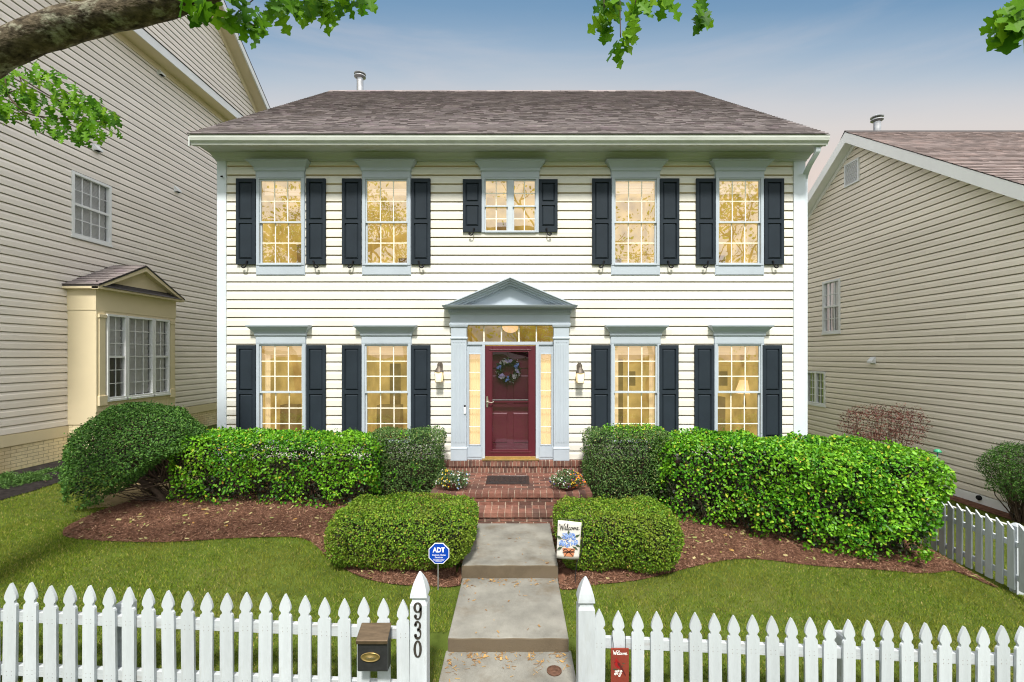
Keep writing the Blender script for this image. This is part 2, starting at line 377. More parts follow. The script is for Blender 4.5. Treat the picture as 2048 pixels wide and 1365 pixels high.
# ================================================================ siding with real laps
def siding(mb, lim, z0, z1, course, openings, fn):
    """lim(z)->(u0,u1); openings: (u0,u1,z0,z1); fn(u,d,z)->world, d outward"""
    def joints(k, a, b):
        r = random.Random(k*7919+int(z0*100)); out = []; q = a-r.uniform(0, 3.6)
        while q < b: q += r.uniform(3.3, 3.9); out.append(q)
        return out
    k = 0; z = z0
    while z < z1 - 1e-4:
        c = course
        prof = [(-0.03, z), (-0.03, z+0.021), (0.026, z+0.022), (0.024, z+c*0.70), (0.014, z+c*0.88), (0.011, z+c), (-0.03, z+c)]
        zt = min(z+c, z1)
        cuts = sorted({z, zt} | {q for o in openings for q in (o[2], o[3]) if z < q < zt})
        for a, b in zip(cuts[:-1], cuts[1:]):
            mid = (a+b)/2
            pr = []
            for (d0, q0), (d1, q1) in zip(prof[:-1], prof[1:]):
                if q1 <= a or q0 >= b:
                    if not (abs(q1-q0) < 1e-6 and a <= q0 <= b): continue
                def at(q): return d0 if abs(q1-q0) < 1e-9 else d0+(d1-d0)*(q-q0)/(q1-q0)
                qa, qb = max(q0, a), min(q1, b)
                for pt in ((at(qa), qa), (at(qb), qb)):
                    if not pr or abs(pr[-1][0]-pt[0])+abs(pr[-1][1]-pt[1]) > 1e-7: pr.append(pt)
            if len(pr) < 2: continue
            u0, u1 = lim(mid)
            if u1 <= u0: continue
            segs = [(u0, u1)]
            for o in openings:
                if o[2] < mid < o[3]:
                    ns = []
                    for s0, s1 in segs:
                        if o[1] <= s0 or o[0] >= s1: ns.append((s0, s1)); continue
                        if o[0] > s0: ns.append((s0, o[0]))
                        if o[1] < s1: ns.append((o[1], s1))
                    segs = ns
            n = len(pr)
            js = joints(k, u0, u1); segs2 = []
            for s0, s1 in segs:
                c_ = [s0]+[q for q in js if s0+0.05 < q < s1-0.05]+[s1]; segs2 += list(zip(c_[:-1], c_[1:]))
            for s0, s1 in segs2:
                jd = random.Random(int(s0*997)+k*31).uniform(-0.0012, 0.0016)
                mb.add([fn(s0, d+jd if d > 0 else d, q) for d, q in pr] + [fn(s1+0.002, d+jd if d > 0 else d, q) for d, q in pr], [(i, n+i, n+i+1, i+1) for i in range(n-1)])
        z += c; k += 1

def shingles(mb, x0, x1, ye, ze, yr, zr, expo=0.125, fn=None):
    """courses of single shingle tabs up a slope from eave (ye,ze) to ridge (yr,zr); fn maps (u, y, z)"""
    fn = fn or (lambda u, y, z: (u, y, z))
    Ls = math.hypot(yr-ye, zr-ze); ty, tz = (yr-ye)/Ls, (zr-ze)/Ls; ny, nz = -tz*(1 if yr > ye else 1), ty
    if nz < 0: ny, nz = -ny, -nz
    n = int(Ls/expo)
    for k in range(n+1):
        a = k*expo; b = min(a+expo*1.05, Ls)
        if b <= a: break
        x = x0 - random.uniform(0, 0.2)
        while x < x1:
            w = random.uniform(0.08, 0.24); xa, xb = max(x, x0), min(x+w, x1); x += w
            if xb - xa < 0.01: continue
            t = random.choice((0.016, 0.018, 0.020)); j = random.uniform(-0.006, 0.006)
            aa = max(a+j, 0)
            p = [(aa, 0.0), (aa, t), (b, 0.004)]
            P = lambda u, q: fn(u, ye+ty*q[0]+ny*q[1], ze+tz*q[0]+nz*q[1])
            mb.add([P(xa, p[0]), P(xb, p[0]), P(xb, p[1]), P(xa, p[1]), P(xb, p[2]), P(xa, p[2])], [(0, 1, 2, 3), (3, 2, 4, 5)])

# ================================================================ the house
HX0, HX1 = X(437), X(1608)             # -5.53 .. 5.32
ZB, ZS = Z(921), Z(325)                # siding bottom and frieze bottom
house = thing('brick_step_house', (0, 0, 0.3), 'two storey cream clapboard house with black shutters and burgundy front door', 'house')
house.name = 'clapboard_house'; WLOC['clapboard_house'] = Vector((0, 0, 0.3))

YC = -0.05                             # front plane of the casings
def xc(px): return X(px, YC)
def zc(py): return Z(py, YC)
WIN = []                               # (cx, half, ztop, zsillbottom)
UP = [560, 772.5, 1271.5, 1480]
for c in UP:
    WIN.append(dict(c=xc(c), h=48/S(YC), zt=zc(356.5), zb=zc(530.5), rows=2, cols=3, up=True, zm=zc(443.5), kind='up', px=c))
WIN.append(dict(c=xc(1020.5), h=57/S(YC), zt=zc(357), zb=zc(465), rows=2, cols=2, up=True, zm=zc(443-32), kind='pair', px=1020))
for c in [561, 772.5, 1271.5, 1479]:
    WIN.append(dict(c=xc(c), h=49/S(YC), zt=zc(688), zb=zc(886), rows=3, cols=3, up=False, zm=zc(785), kind='low', px=c))
WIN[4]['zm'] = zc(411)
openings = [(w['c']-w['h']+0.03, w['c']+w['h']-0.03, w['zb']-0.01, w['zt']+0.02) for w in WIN]
DX0, DX1 = X(902, -0.1), X(1138, -0.1)
DC = (DX0+DX1)/2
openings.append((DX0+0.04, DX1-0.04, ZB-0.2, Z(640)))
mb = MB(); siding(mb, lambda z: (HX0+0.14, HX1-0.20), ZB, ZS+0.10, 0.1645, openings, lambda u, d, z: (u, -d, z))
mb.build('front_wall', M['siding'], house)
# plain side and rear walls
mb = MB()
DEP = 10.8
mb.box(HX0, HX0+0.1, 0.03, DEP, 0.0, 6.5); mb.box(HX1-0.1, HX1, 0.03, DEP, -0.35, 6.5); mb.box(HX0+0.1, HX1-0.1, DEP-0.1, DEP, 0.0, 6.5)
mb.box(HX0+0.1, HX1-0.1, 0.06, 0.10, 0.1, ZB-0.02)
for xx in (HX0, HX1-0.1):
    mb.prism([(0.03, 6.5), (DEP, 6.5), (DEP/2, 10.5)], lambda u, w, d: (d, u, w), xx, xx+0.1)
mb.build('side_wall', M['siding'], house)
# brick foundation under the siding
mb = MB(); mb.box(HX0+0.02, HX1-0.02, -0.03, 0.06, -0.4, ZB+0.0); mb.build('foundation', M['bricksred'], house)
# corner boards
mb = MB(); mb.box(HX0, HX0+0.165, -0.045, 0.03, ZB-0.03, ZS+0.05); mb.box(HX0, HX0+0.028, 0.03, 0.15, ZB-0.03, ZS+0.05)
mb.build('corner_board', M['corner'], house, bevel=0.004)
mb = MB(); mb.box(HX1-0.215, HX1, -0.045, 0.03, ZB-0.03, ZS+0.05); mb.box(HX1-0.03, HX1, 0.03, 0.15, ZB-0.03, ZS+0.05)
mb.build('corner_board', M['corner'], house, bevel=0.004)
# frieze, soffit, crown, fascia
EY = -0.50; ZSOF = E+3.70
mb = MB()
mb.box(HX0-0.02, HX1+0.02, -0.06, 0.02, ZS, ZSOF-0.005)
mb.crown(HX0-0.02, HX1+0.02, -0.055, [(ZSOF-0.10, 0.003, 0.012), (ZSOF-0.085, 0.02, 0.03), (ZSOF-0.05, 0.03, 0.05), (ZSOF-0.004, 0.06, 0.10)])
mb.build('frieze_board', M['eave'], house, bevel=0.003)
mb = MB(); mb.box(HX0-0.10, HX1+0.10, EY, 0.02, ZSOF, ZSOF+0.018); mb.box(HX0-0.10, HX0, 0.02, 0.5, ZSOF, ZSOF+0.018); mb.box(HX1, HX1+0.10, 0.02, 0.5, ZSOF, ZSOF+0.018)
mb.build('soffit', M['eave'], house)
# gutter: an ogee profile run along the eave
gz = Z(270, -0.62); prof = [(EY, gz-0.145), (EY-0.065, gz-0.145), (EY-0.072, gz-0.115), (EY-0.105, gz-0.085), (EY-0.118, gz-0.035), (EY-0.118, gz-0.004), (EY-0.128, gz), (EY-0.110, gz+0.002), (EY-0.108, gz-0.03), (EY, gz-0.03)]
mb = MB(); x0, x1 = X(378, -0.62), X(1660, -0.62)
mb.prism(prof, lambda u, w, d: (d, u, w), x0, x1)
mb.build('gutter', M['gutter'], house)
mb = MB(); mb.box(HX0-0.10, HX1+0.10, EY+0.002, EY+0.03, ZSOF+0.018, gz+0.02); mb.build('fascia', M['eave'], house)
# roof
RYE, RZE, RYR, RZR = -0.56, gz+0.035, 5.4, Z(183, 5.4)
RX0, RX1 = X(660, 5.4), X(1387, 5.4)
mb = MB()
P = [(RX0, RYE, RZE-0.03), (RX1, RYE, RZE-0.03), (RX1, RYR, RZR-0.03), (RX0, RYR, RZR-0.03)]
mb.hexa([(x, y, z) for x, y, z in [P[0], P[1], P[2], P[3]]] + [(x, y, z+0.028) for x, y, z in P])
P2 = [(RX0, RYR, RZR-0.03), (RX1, RYR, RZR-0.03), (RX1, 2*RYR-RYE, RZE-0.03), (RX0, 2*RYR-RYE, RZE-0.03)]
mb.hexa(P2 + [(x, y, z+0.028) for x, y, z in P2])
roof = mb.build('roof', M['roofedge'], house)
mb = MB(); shingles(mb, RX0-0.01, RX1+0.01, RYE-0.02, RZE, RYR, RZR, 0.125); mb.build('shingle_courses', M['roof'], roof)
mb = MB(); x = RX0
while x < RX1:
    w = min(0.28, RX1-x)
    mb.prism([(RYR-0.16, RZR-0.105), (RYR, RZR+0.012), (RYR+0.16, RZR-0.105), (RYR+0.16, RZR-0.085), (RYR, RZR+0.036), (RYR-0.16, RZR-0.085)], lambda u, ww, d: (d, u, ww), x, x+w*0.98); x += w
mb.build('ridge_cap', M['roof'], roof)
for xx in (RX0-0.005, RX1-0.02):
    mb = MB(); mb.prism([(RYE, RZE-0.20), (RYR, RZR-0.20), (RYR, RZR-0.03), (RYE, RZE-0.03)], lambda u, w, d: (d, u, w), xx, xx+0.025)
    mb.build('rake_board', M['eave'], house)
def flue(name, x, y, z0, z1, r, parent, m):
    mb = MB()
    mb.lathe((x, y, 0), [(r, z0), (r, z1-0.16)], 18)
    mb.lathe((x, y, 0), [(r*1.05, z1-0.20), (r*1.75, z1-0.155), (r*1.75, z1-0.13), (r*0.9, z1-0.10)], 18)
    mb.lathe((x, y, 0), [(r*0.8, z1-0.11), (r*0.8, z1-0.07)], 14)
    mb.lathe((x, y, 0), [(r*1.75, z1-0.075), (r*1.80, z1-0.055), (r*1.0, z1-0.01), (0.01, z1)], 18)
    return mb.build(name, m, parent, smooth=False)
flue('flue_pipe', X(720, 5.7), 5.7, RZR-0.5, Z(145, 5.7), 0.10, house, M['galv'])
# downspout at the right corner
mb = MB(); yd = -0.48
pts = [(X(1634, yd), yd, gz-0.14), (X(1634, yd), yd, Z(305, yd)), (X(1622, -0.35), -0.3, Z(330, -0.35)), (HX1+0.045, 0.04, Z(352, 0)), (HX1+0.045, 0.06, Z(372, 0)), (HX1+0.045, 0.06, -0.25)]
def sq_tube(mb, pts, wx, wy):
    rings = []
    for p in pts: rings.append([(p[0]-wx, p[1]-wy, p[2]), (p[0]+wx, p[1]-wy, p[2]), (p[0]+wx, p[1]+wy, p[2]), (p[0]-wx, p[1]+wy, p[2])])
    mb.loft(rings)
sq_tube(mb, smooth_path(pts[:5], 4) + [pts[5]], 0.042, 0.03)
mb.box(HX1+0.0, HX1+0.09, 0.028, 0.033, Z(535), Z(532))
mb.build('downspout', M['corner'], house, bevel=0.004)

# ---------------------------------------------------------------- windows
def sash(fr, mu, pa, x0, x1, z0, z1, rows, cols, y, st=0.034):
    fr.box(x0, x0+st, y, y+0.035, z0, z1); fr.box(x1-st, x1, y, y+0.035, z0, z1)
    fr.box(x0+st, x1-st, y+0.001, y+0.034, z0, z0+st); fr.box(x0+st, x1-st, y+0.001, y+0.034, z1-st, z1)
    a0, a1, b0, b1 = x0+st, x1-st, z0+st, z1-st
    for i in range(1, cols):
        x = a0+(a1-a0)*i/cols; mu.box(x-0.009, x+0.009, y+0.012, y+0.024, b0, b1)
    for j in range(1, rows):
        z = b0+(b1-b0)*j/rows; mu.box(a0, a1, y+0.013, y+0.023, z-0.009, z+0.009)
    pa.add([(a0, y+0.018, b0), (a1, y+0.018, b0), (a1, y+0.018, b1), (a0, y+0.018, b1)], [(0, 1, 2, 3)])
def room_box(x0, x1, z0, z1, y0, y1):
    mb = MB()
    mb.add([(x0,y0,z0),(x1,y0,z0),(x1,y1,z0),(x0,y1,z0),(x0,y0,z1),(x1,y0,z1),(x1,y1,z1),(x0,y1,z1)],
           [(0,1,2,3),(4,7,6,5),(2,6,7,3),(0,3,7,4),(1,5,6,2)])
    return mb
def front_window(w):
    c, h, zt, zb = w['c'], w['h'], w['zt'], w['zb']
    mb = MB(); cw = 0.052
    mb.box(c-h, c-h+cw, YC, 0.05, zb, zt+0.012); mb.box(c+h-cw, c+h, YC, 0.05, zb, zt+0.012)
    mb.box(c-h+cw, c+h-cw, YC+0.002, 0.05, zt-0.012, zt+0.012)
    mb.box(c-h+cw, c+h-cw, YC-0.01, 0.05, zb-0.005, zb+0.028)
    # thin outer back band
    mb.box(c-h-0.014, c-h, -0.034, 0.01, zb, zt+0.2); mb.box(c+h, c+h+0.014, -0.034, 0.01, zb, zt+0.2)
    win = mb.build('window', M['trim'], house, bevel=0.003)
    # hood
    mb = MB()
    top = zc(324) if w['up'] else zc(651)
    k = (top-zt)
    mb.box(c-h-0.005, c+h+0.005, YC-0.004, 0.02, zt+0.012, zt+k*0.42)
    mb.crown(c-h-0.005, c+h+0.005, 0.0, [(zt+k*0.42, 0.012, 0.066), (zt+k*0.46, 0.02, 0.075), (zt+k*0.62, 0.022, 0.078), (zt+k*0.63, 0.032, 0.09), (zt+k*0.68, 0.04, 0.10),
        (zt+k*0.80, 0.075, 0.14), (zt+k*0.90, 0.10, 0.165), (zt+k*0.91, 0.112, 0.18), (top, 0.115, 0.185)])
    mb.build('hood', M['trim'], win, bevel=0.002)
    if w['kind'] == 'up':
        mb = MB(); mb.box(c-h+0.004, c+h-0.004, -0.040, 0.0, zc(549), zb-0.004)
        mb.box(c-h-0.012, c+h+0.012, -0.034, 0.0, zc(549)-0.014, zc(549)); mb.box(c-h-0.012, c-h+0.004, -0.034, 0, zc(549), zb); mb.box(c+h-0.004, c+h+0.012, -0.034, 0, zc(549), zb)
        mb.build('apron', M['trim'], win, bevel=0.002)
    fr, mu, pa = MB(), MB(), MB()
    a, b = c-h+cw-0.008, c+h-cw+0.008; zm = w['zm']
    bl = MB()
    if w['kind'] == 'pair':
        fr.box(c-0.045, c+0.045, -0.03, 0.05, zb+0.02, zt-0.01)
        for s0, s1 in ((a, c-0.042), (c+0.042, b)):
            sash(fr, mu, pa, s0, s1, zm-0.02, zt-0.008, 2, 2, -0.022, 0.028); sash(fr, mu, pa, s0, s1, zb+0.02, zm+0.02, 2, 2, 0.008, 0.030)
    else:
        sash(fr, mu, pa, a, b, zm-0.02, zt-0.008, w['rows'], w['cols'], -0.022); sash(fr, mu, pa, a, b, zb+0.02, zm+0.022, w['rows'], w['cols'], 0.008)
        zz = zt-0.03-0.012; dz = 0.16 if not w['up'] else (0.13 if w['px'] < 1000 else 0.2)
        z1 = zz-(0.10 if w['px'] in (560, 772.5) and w['up'] else 0.0)
        nn = 4
        for i in range(nn):
            q0 = z1-dz*(i+1)/nn; q1 = z1-dz*i/nn
            bl.add([(a+0.03, 0.10-0.008*(i % 2), q0), (b-0.03, 0.10-0.008*(i % 2), q0), (b-0.03, 0.11, q1), (a+0.03, 0.11, q1)], [(0, 1, 2, 3)])
    fr.build('sash', M['sash'], win, bevel=0.003); mu.build('muntins', M['muntin'], win); pa.build('pane', M['glass'], win)
    if bl.f: bl.build('roller_shade', M['blind'], win)
    rb_ = room_box(c-h+0.02, c+h-0.02, zb-0.02, zt+0.02, 0.055, 1.15); rb_.cur = 1; rr_ = random.Random(int(w['px'])+(7 if w['up'] else 0))
    if w['kind'] == 'low':
        q = c+rr_.uniform(-.3, .1); rb_.box(q, q+rr_.uniform(.14, .24), 1.10, 1.13, zb, zb+rr_.uniform(1.3, 1.55)); rb_.box(c-h+.03, c-h+rr_.uniform(.3, .6), .75, 1.0, zb, zb+rr_.uniform(.55, .8))
        q = c+rr_.uniform(.05, .2); rb_.box(q, q+.16, 1.11, 1.14, zt-.85, zt-.55)
    else:
        q = c+rr_.uniform(-.3, .1); rb_.box(q, q+rr_.uniform(.1, .3), 1.10, 1.13, zb, zb+rr_.uniform(.3, .7))
    rb_.build('lit_room', [M['room_up' if w['up'] else 'room'], M['furniture']], win)
    if w['kind'] == 'low' and w['px'] in (561, 1271.5):
        for s0, s1 in ((c-h+0.06, c-h+0.17), (c+h-0.15, c+h-0.06)):
            n = 10; pts = [(s0+(s1-s0)*i/n, 0.14+0.012*math.sin(i*1.7)) for i in range(n+1)]; cu = MB()
            cu.add([(x, y, zb) for x, y in pts]+[(x, y, zt) for x, y in pts], [(i, i+1, n+2+i, n+1+i) for i in range(n)]); cu.build('curtain', M['blind'], win, smooth=True)
for w in WIN: front_window(w)

# ---------------------------------------------------------------- shutters
def shutter(x0, x1, z0, z1, zmid, hook=None):
    y0, y1 = -0.066, -0.027; st = 0.052
    mb = MB()
    mb.box(x0, x0+st, y0, y1, z0, z1); mb.box(x1-st, x1, y0, y1, z0, z1)
    bot = 0.10 if z1-z0 > 1.2 else 0.11
    for a, b in ((z0, z0+bot), (z1-0.07, z1), (zmid-0.035, zmid+0.035)): mb.box(x0+st, x1-st, y0+0.001, y1, a, b)
    for a, b in ((z0+bot, zmid-0.035), (zmid+0.035, z1-0.07)):
        p, q = x0+st, x1-st
        mb.box(p, q, y1-0.013, y1, a, b)
        ins = 0.008; m2 = 0.030; yb = y1-0.013; yf = y0+0.006
        mb.loft([[(p+ins, yb, a+ins), (q-ins, yb, a+ins), (q-ins, yb, b-ins), (p+ins, yb, b-ins)],
                 [(p+ins, yb-0.003, a+ins), (q-ins, yb-0.003, a+ins), (q-ins, yb-0.003, b-ins), (p+ins, yb-0.003, b-ins)],
                 [(p+m2, yf, a+m2), (q-m2, yf, a+m2), (q-m2, yf, b-m2), (p+m2, yf, b-m2)]])
    o = mb.build('shutter', M['shutter'], house, bevel=0.003)
    if hook:
        hk = MB(); cx = (x0+x1)/2 + 0.03*hook; z = z0
        path = [(cx+0.02*hook, -0.075, z+0.055), (cx+0.0*hook, -0.08, z+0.058), (cx-0.005*hook, -0.082, z+0.03), (cx-0.006*hook, -0.085, z-0.01), (cx-0.02*hook, -0.09, z-0.055), (cx-0.06*hook, -0.09, z-0.07), (cx-0.085*hook, -0.088, z-0.045), (cx-0.07*hook, -0.086, z-0.025), (cx-0.055*hook, -0.086, z-0.04)]
        hk.tube(smooth_path(path, 4), 0.0115, 6)
        hk.lathe((cx+0.003*hook, -0.085, z+0.05), [(0.018, 0), (0.014, 0.012), (0.004, 0.02)], 10, 'y')
        hk.build('shutter_hook', M['iron'], o, smooth=True)
SW = 38.5/S(-0.06)
def shx(px): return X(px, -0.066)
for lft, rgt in ((471.5, 612), (683.5, 822), (1184.5, 1320.5), (1393, 1530)):
    z0, z1, zm = Z(529, -0.066), Z(357, -0.066), Z(443, -0.066)
    shutter(shx(lft), shx(lft)+SW, z0, z1, zm, 1); shutter(shx(rgt), shx(rgt)+SW, z0, z1, zm, -1)
z0, z1, zm = Z(464, -0.066), Z(358.5, -0.066), Z(407, -0.066)
shutter(shx(925.5), shx(925.5)+SW*0.97, z0, z1, zm, 1); shutter(shx(1078), shx(1078)+SW*0.97, z0, z1, zm, -1)
for lft, rgt in ((472, 612), (683.5, 822), (1183, 1319), (1390, 1526)):
    z0, z1, zm = Z(884, -0.066), Z(690.5, -0.066), Z(785, -0.066)
    shutter(shx(lft), shx(lft)+SW, z0, z1, zm); shutter(shx(rgt), shx(rgt)+SW, z0, z1, zm)

# ---------------------------------------------------------------- door surround
YP = -0.10
def xp(px, y=YP): return X(px, y)
def zp(py, y=YP): return Z(py, y)
ZD = 0.852                                 # top of the threshold course
surround = thing('door_surround', (DC, 0, ZD), None, None); surround.parent = house; surround.location = Vector((DC, 0, ZD))-WLOC[house.name]
for a, b in ((902, 933), (1107.5, 1138)):
    sur = MB()
    x0, x1 = xp(a), xp(b)
    sur.box(x0, x1, YP, 0.0, zp(899), zp(652)); sur.box(x0-0.006, x1+0.006, YP-0.014, 0.0, ZD, zp(899))
    sur.crown(x0, x1, 0, [(zp(899), 0.01, 0.118), (zp(897), 0.01, 0.118), (zp(894), 0.0, 0.10)])
    # fluting: raised fillets with a row of beads at the neck
    n = 5
    for i in range(n):
        fx = x0+0.045+(x1-x0-0.09)*i/(n-1)
        sur.box(fx-0.012, fx+0.012, YP-0.008, YP+0.002, zp(886), zp(689))
        sur.lathe((fx, YP+0.001, zp(685)), [(0.009, -0.008), (0.004, -0.013)], 8, 'y')
    sur.crown(x0, x1, 0, [(zp(679), 0.004, 0.104), (zp(678), 0.018, 0.118), (zp(675.5), 0.018, 0.118), (zp(674), 0.004, 0.104)])
    sur.crown(x0, x1, 0, [(zp(656), 0.004, 0.104), (zp(654), 0.02, 0.12), (zp(650.5), 0.028, 0.128)])
    sur.build('pilaster', M['trim'], surround, bevel=0.003)
ent = MB()
ex0, ex1 = xp(900), xp(1140)
ent.box(ex0, ex1, YP, 0.02, zp(650.5), zp(628))
ent.crown(ex0, ex1, 0.0, [(zp(651), 0.0, 0.10), (zp(650), 0.014, 0.115), (zp(647), 0.014, 0.115), (zp(646), 0.0, 0.10)])
Zt1, Zt0 = Z(610, -0.32), zp(630)
ent.crown(ex0, ex1, 0.0, [(Zt0, 0.0, 0.10), (Zt0+0.015, 0.012, 0.115), (Zt0+0.03, 0.022, 0.13), (Zt0+0.10, 0.03, 0.14), (Zt0+0.105, 0.06, 0.18), (Zt0+0.15, 0.075, 0.23), (Zt1-0.045, 0.085, 0.27), (Zt1-0.04, 0.105, 0.30), (Zt1-0.012, 0.115, 0.32), (Zt1, 0.12, 0.325)])
ent.build('entablature', M['trim'], surround, bevel=0.002)
den = MB(); x = ex0-0.02
while x < ex1+0.02:
    den.box(x, x+0.018, -0.162, -0.13, Zt0+0.045, Zt0+0.088); x += 0.034
den.build('dentil_row', M['trim'], surround)
# pediment
ped = MB(); hw = (X(1152, -0.32)-X(889, -0.32))/2; za = Z(554, -0.32); pc = X(1020.5, -0.32); sl = (za-Zt1)/hw
ped.prism_y([(pc-hw+0.1, Zt1), (pc+hw-0.1, Zt1), (pc, za-0.03)], -0.10, 0.0)
def chev(t0, t1, y0, y1):
    """raking band between offsets t0..t1 below the outer slope"""
    for s in (-1, 1):
        ped.prism_y([(pc, za-t0), (pc+s*(hw-t0/sl), Zt1), (pc+s*(hw-t1/sl), Zt1), (pc, za-t1)][::s], y0, y1)
chev(0.0, 0.022, -0.33, 0.0); chev(0.022, 0.055, -0.30, 0.0); chev(0.055, 0.085, -0.26, 0.0); chev(0.085, 0.125, -0.20, 0.0); chev(0.125, 0.165, -0.13, 0.0)
pedo = ped.build('pediment', M['trim'], surround, bevel=0.002)
n = 34
for s in (-1, 1):
    den = MB()
    for i in range(1, n):
        x = pc+s*(hw-0.30)*i/n; z = za-0.128-sl*abs(x-pc)
        den.box(x-0.008, x+0.008, -0.152, -0.125, z-0.03, z+0.003)
    den.build('raking_dentil_row', M['trim'], surround)
# frame inside the pilasters: transom, sidelights, door jambs
YF = -0.03
fr = MB(); mu = MB(); pa = MB()
ix0, ix1 = xp(932), xp(1108.5)
zt0, zt1 = Z(684, YF), Z(652, YF)
jl0, jl1 = X(964.5, YF), X(970, YF); jr0, jr1 = X(1071.5, YF), X(1077.5, YF)
fr.box(ix0-0.02, ix1+0.02, YF, 0.05, Z(651.5, YF), Z(640, YF)); fr.box(ix0-0.02, ix1+0.02, YF-0.012, 0.06, Z(690, YF), zt0)
fr.box(ix0-0.02, ix0+0.012, YF, 0.05, zt0, zt1); fr.box(ix1-0.012, ix1+0.02, YF, 0.05, zt0, zt1)
fr.box(jl0, jl1, YF-0.015, 0.12, ZD, Z(690, YF)); fr.box(jr0, jr1, YF-0.015, 0.12, ZD, Z(690, YF))
frame = fr.build('door_frame', M['trim'], house, bevel=0.003)
tr = MB(); tp = MB()
for i in range(1, 5):
    x = ix0+(ix1-ix0)*i/5; tr.box(x-0.011, x+0.011, YF+0.01, YF+0.035, zt0, zt1)
tp.add([(ix0, YF+0.03, zt0), (ix1, YF+0.03, zt0), (ix1, YF+0.03, zt1), (ix0, YF+0.03, zt1)], [(0, 1, 2, 3)])
tw = thing('transom_window', (DC, 0, zt0), None, None); tw.parent = house; tw.location = Vector((DC, 0, zt0))-WLOC[house.name]; tr.build('muntins', M['muntin'], tw); tp.build('pane', M['glass'], tw)
room_box(ix0-0.02, ix1+0.02, zt0-0.6, zt1+0.02, 0.13, 1.4).build('lit_hall', M['hall'], tw)
for a, b, ga, gb in ((ix0, jl0, 938.5, 960.5), (jr1, ix1, 1081.5, 1102.5)):
    sd = MB(); y0, y1 = YF+0.012, 0.05
    g0, g1 = X(ga, y0), X(gb, y0); s0, s1 = Z(890, y0), Z(709, y0); top = Z(690, YF)
    sd.box(a, g0, y0, y1, ZD, top); sd.box(g1, b, y0, y1, ZD, top); sd.box(g0, g1, y0+0.001, y1, ZD, s0); sd.box(g0, g1, y0+0.001, y1, s1, top)
    sd.box(a+0.015, b-0.015, y0-0.01, y0, ZD+0.05, s0-0.035); 
    for q in ((g0-0.014, g0, s0, s1), (g1, g1+0.014, s0, s1)): sd.box(q[0], q[1], y0-0.012, y0, q[2]-0.014, q[3]+0.014)
    sd.box(g0, g1, y0-0.011, y0, s0-0.014, s0); sd.box(g0, g1, y0-0.011, y0, s1, s1+0.014)
    so = sd.build('sidelight', M['trim'], house, bevel=0.002)
    m2 = MB(); p2 = MB(); c2 = MB()
    for i in range(1, 5):
        z = s0+(s1-s0)*i/5; m2.box(g0, g1, y0+0.010, y0+0.02, z-0.006, z+0.006)
    m2.build('muntins', M['muntin'], so)
    p2.add([(g0, y0+0.024, s0), (g1, y0+0.024, s0), (g1, y0+0.024, s1), (g0, y0+0.024, s1)], [(0, 1, 2, 3)]); p2.build('pane', M['glass'], so)
    n = 26
    pts = [(g0-0.01+(g1-g0+0.02)*i/n, 0.085+0.010*math.sin(i*1.55)+0.004*math.sin(i*0.7)) for i in range(n+1)]
    c2.add([(x, y, s0-0.03) for x, y in pts]+[(x, y, s1+0.03) for x, y in pts], [(i, i+1, n+2+i, n+1+i) for i in range(n)])
    c2.build('sheer_curtain', M['sheer'], so, smooth=True)
# inner door behind the storm door
mb = MB(); d0, d1 = jl1, jr0; dzt = Z(692, YF)
mb.box(d0, d1, 0.10, 0.14, ZD+0.03, dzt)
idoor = mb.build('front_door', M['door2'], house)
mb = MB()
for x0, x1 in ((d0+0.11, DC-0.05), (DC+0.05, d1-0.11)):
    for a, b in ((ZD+0.28, ZD+0.85), (ZD+1.02, ZD+1.55), (ZD+1.67, ZD+1.92)):
        mb.loft([[(x0, 0.1005, a), (x1, 0.1005, a), (x1, 0.1005, b), (x0, 0.1005, b)], [(x0+0.02, 0.088, a+0.02), (x1-0.02, 0.088, a+0.02), (x1-0.02, 0.088, b-0.02), (x0+0.02, 0.088, b-0.02)]])
mb.build('door_panel', M['door2'], idoor)
mb = MB(); mb.box(d0+0.03, d1-0.03, 0.085, 0.10, ZD+0.03, ZD+0.15); mb.build('kick_plate', M['brass'], idoor)
# storm door
ysd = -0.035
mb = MB(); st = 0.135
a0, a1 = d0+0.004, d1-0.004; gz0, gz1, gzm = Z(899, ysd), Z(704.5, ysd), Z(802, ysd)
mb.box(a0, a0+st, ysd, ysd+0.035, ZD+0.035, dzt); mb.box(a1-st, a1, ysd, ysd+0.035, ZD+0.035, dzt)
mb.box(a0+st, a1-st, ysd+0.001, ysd+0.034, ZD+0.035, gz0); mb.box(a0+st, a1-st, ysd+0.001, ysd+0.034, gz1, dzt); mb.box(a0+st, a1-st, ysd+0.001, ysd+0.034, gzm-0.028, gzm+0.012)
for zz in (gz1+0.045, gz0-0.052): mb.box(a0+st*0.55, a1-st*0.55, ysd-0.012, ysd, zz-0.008, zz+0.008)
for xx in (a0+st-0.016, a1-st+0.004): mb.box(xx, xx+0.012, ysd-0.010, ysd, gz0-0.012, gz1+0.012)
storm = mb.build('storm_door', M['door'], house, bevel=0.004)
mb = MB(); mb.box(a0+st, a1-st, ysd-0.012, ysd, gzm+0.012, gzm+0.022); mb.build('glass_rail', M['galv'], storm)
mb = MB()
mb.add([(a0+st, ysd+0.016, gz0), (a1-st, ysd+0.016, gz0), (a1-st, ysd+0.016, gzm), (a0+st, ysd+0.016, gzm)], [(0, 1, 2, 3)])
mb.cur = 1; mb.add([(a0+st, ysd+0.024, gzm), (a1-st, ysd+0.024, gzm), (a1-st, ysd+0.024, gz1), (a0+st, ysd+0.024, gz1)], [(0, 1, 2, 3)])
mb.build('pane', [M['doorglass'], M['doorscreen']], storm)
mb = MB(); hx = X(974.5, ysd); hz = Z(804, ysd)
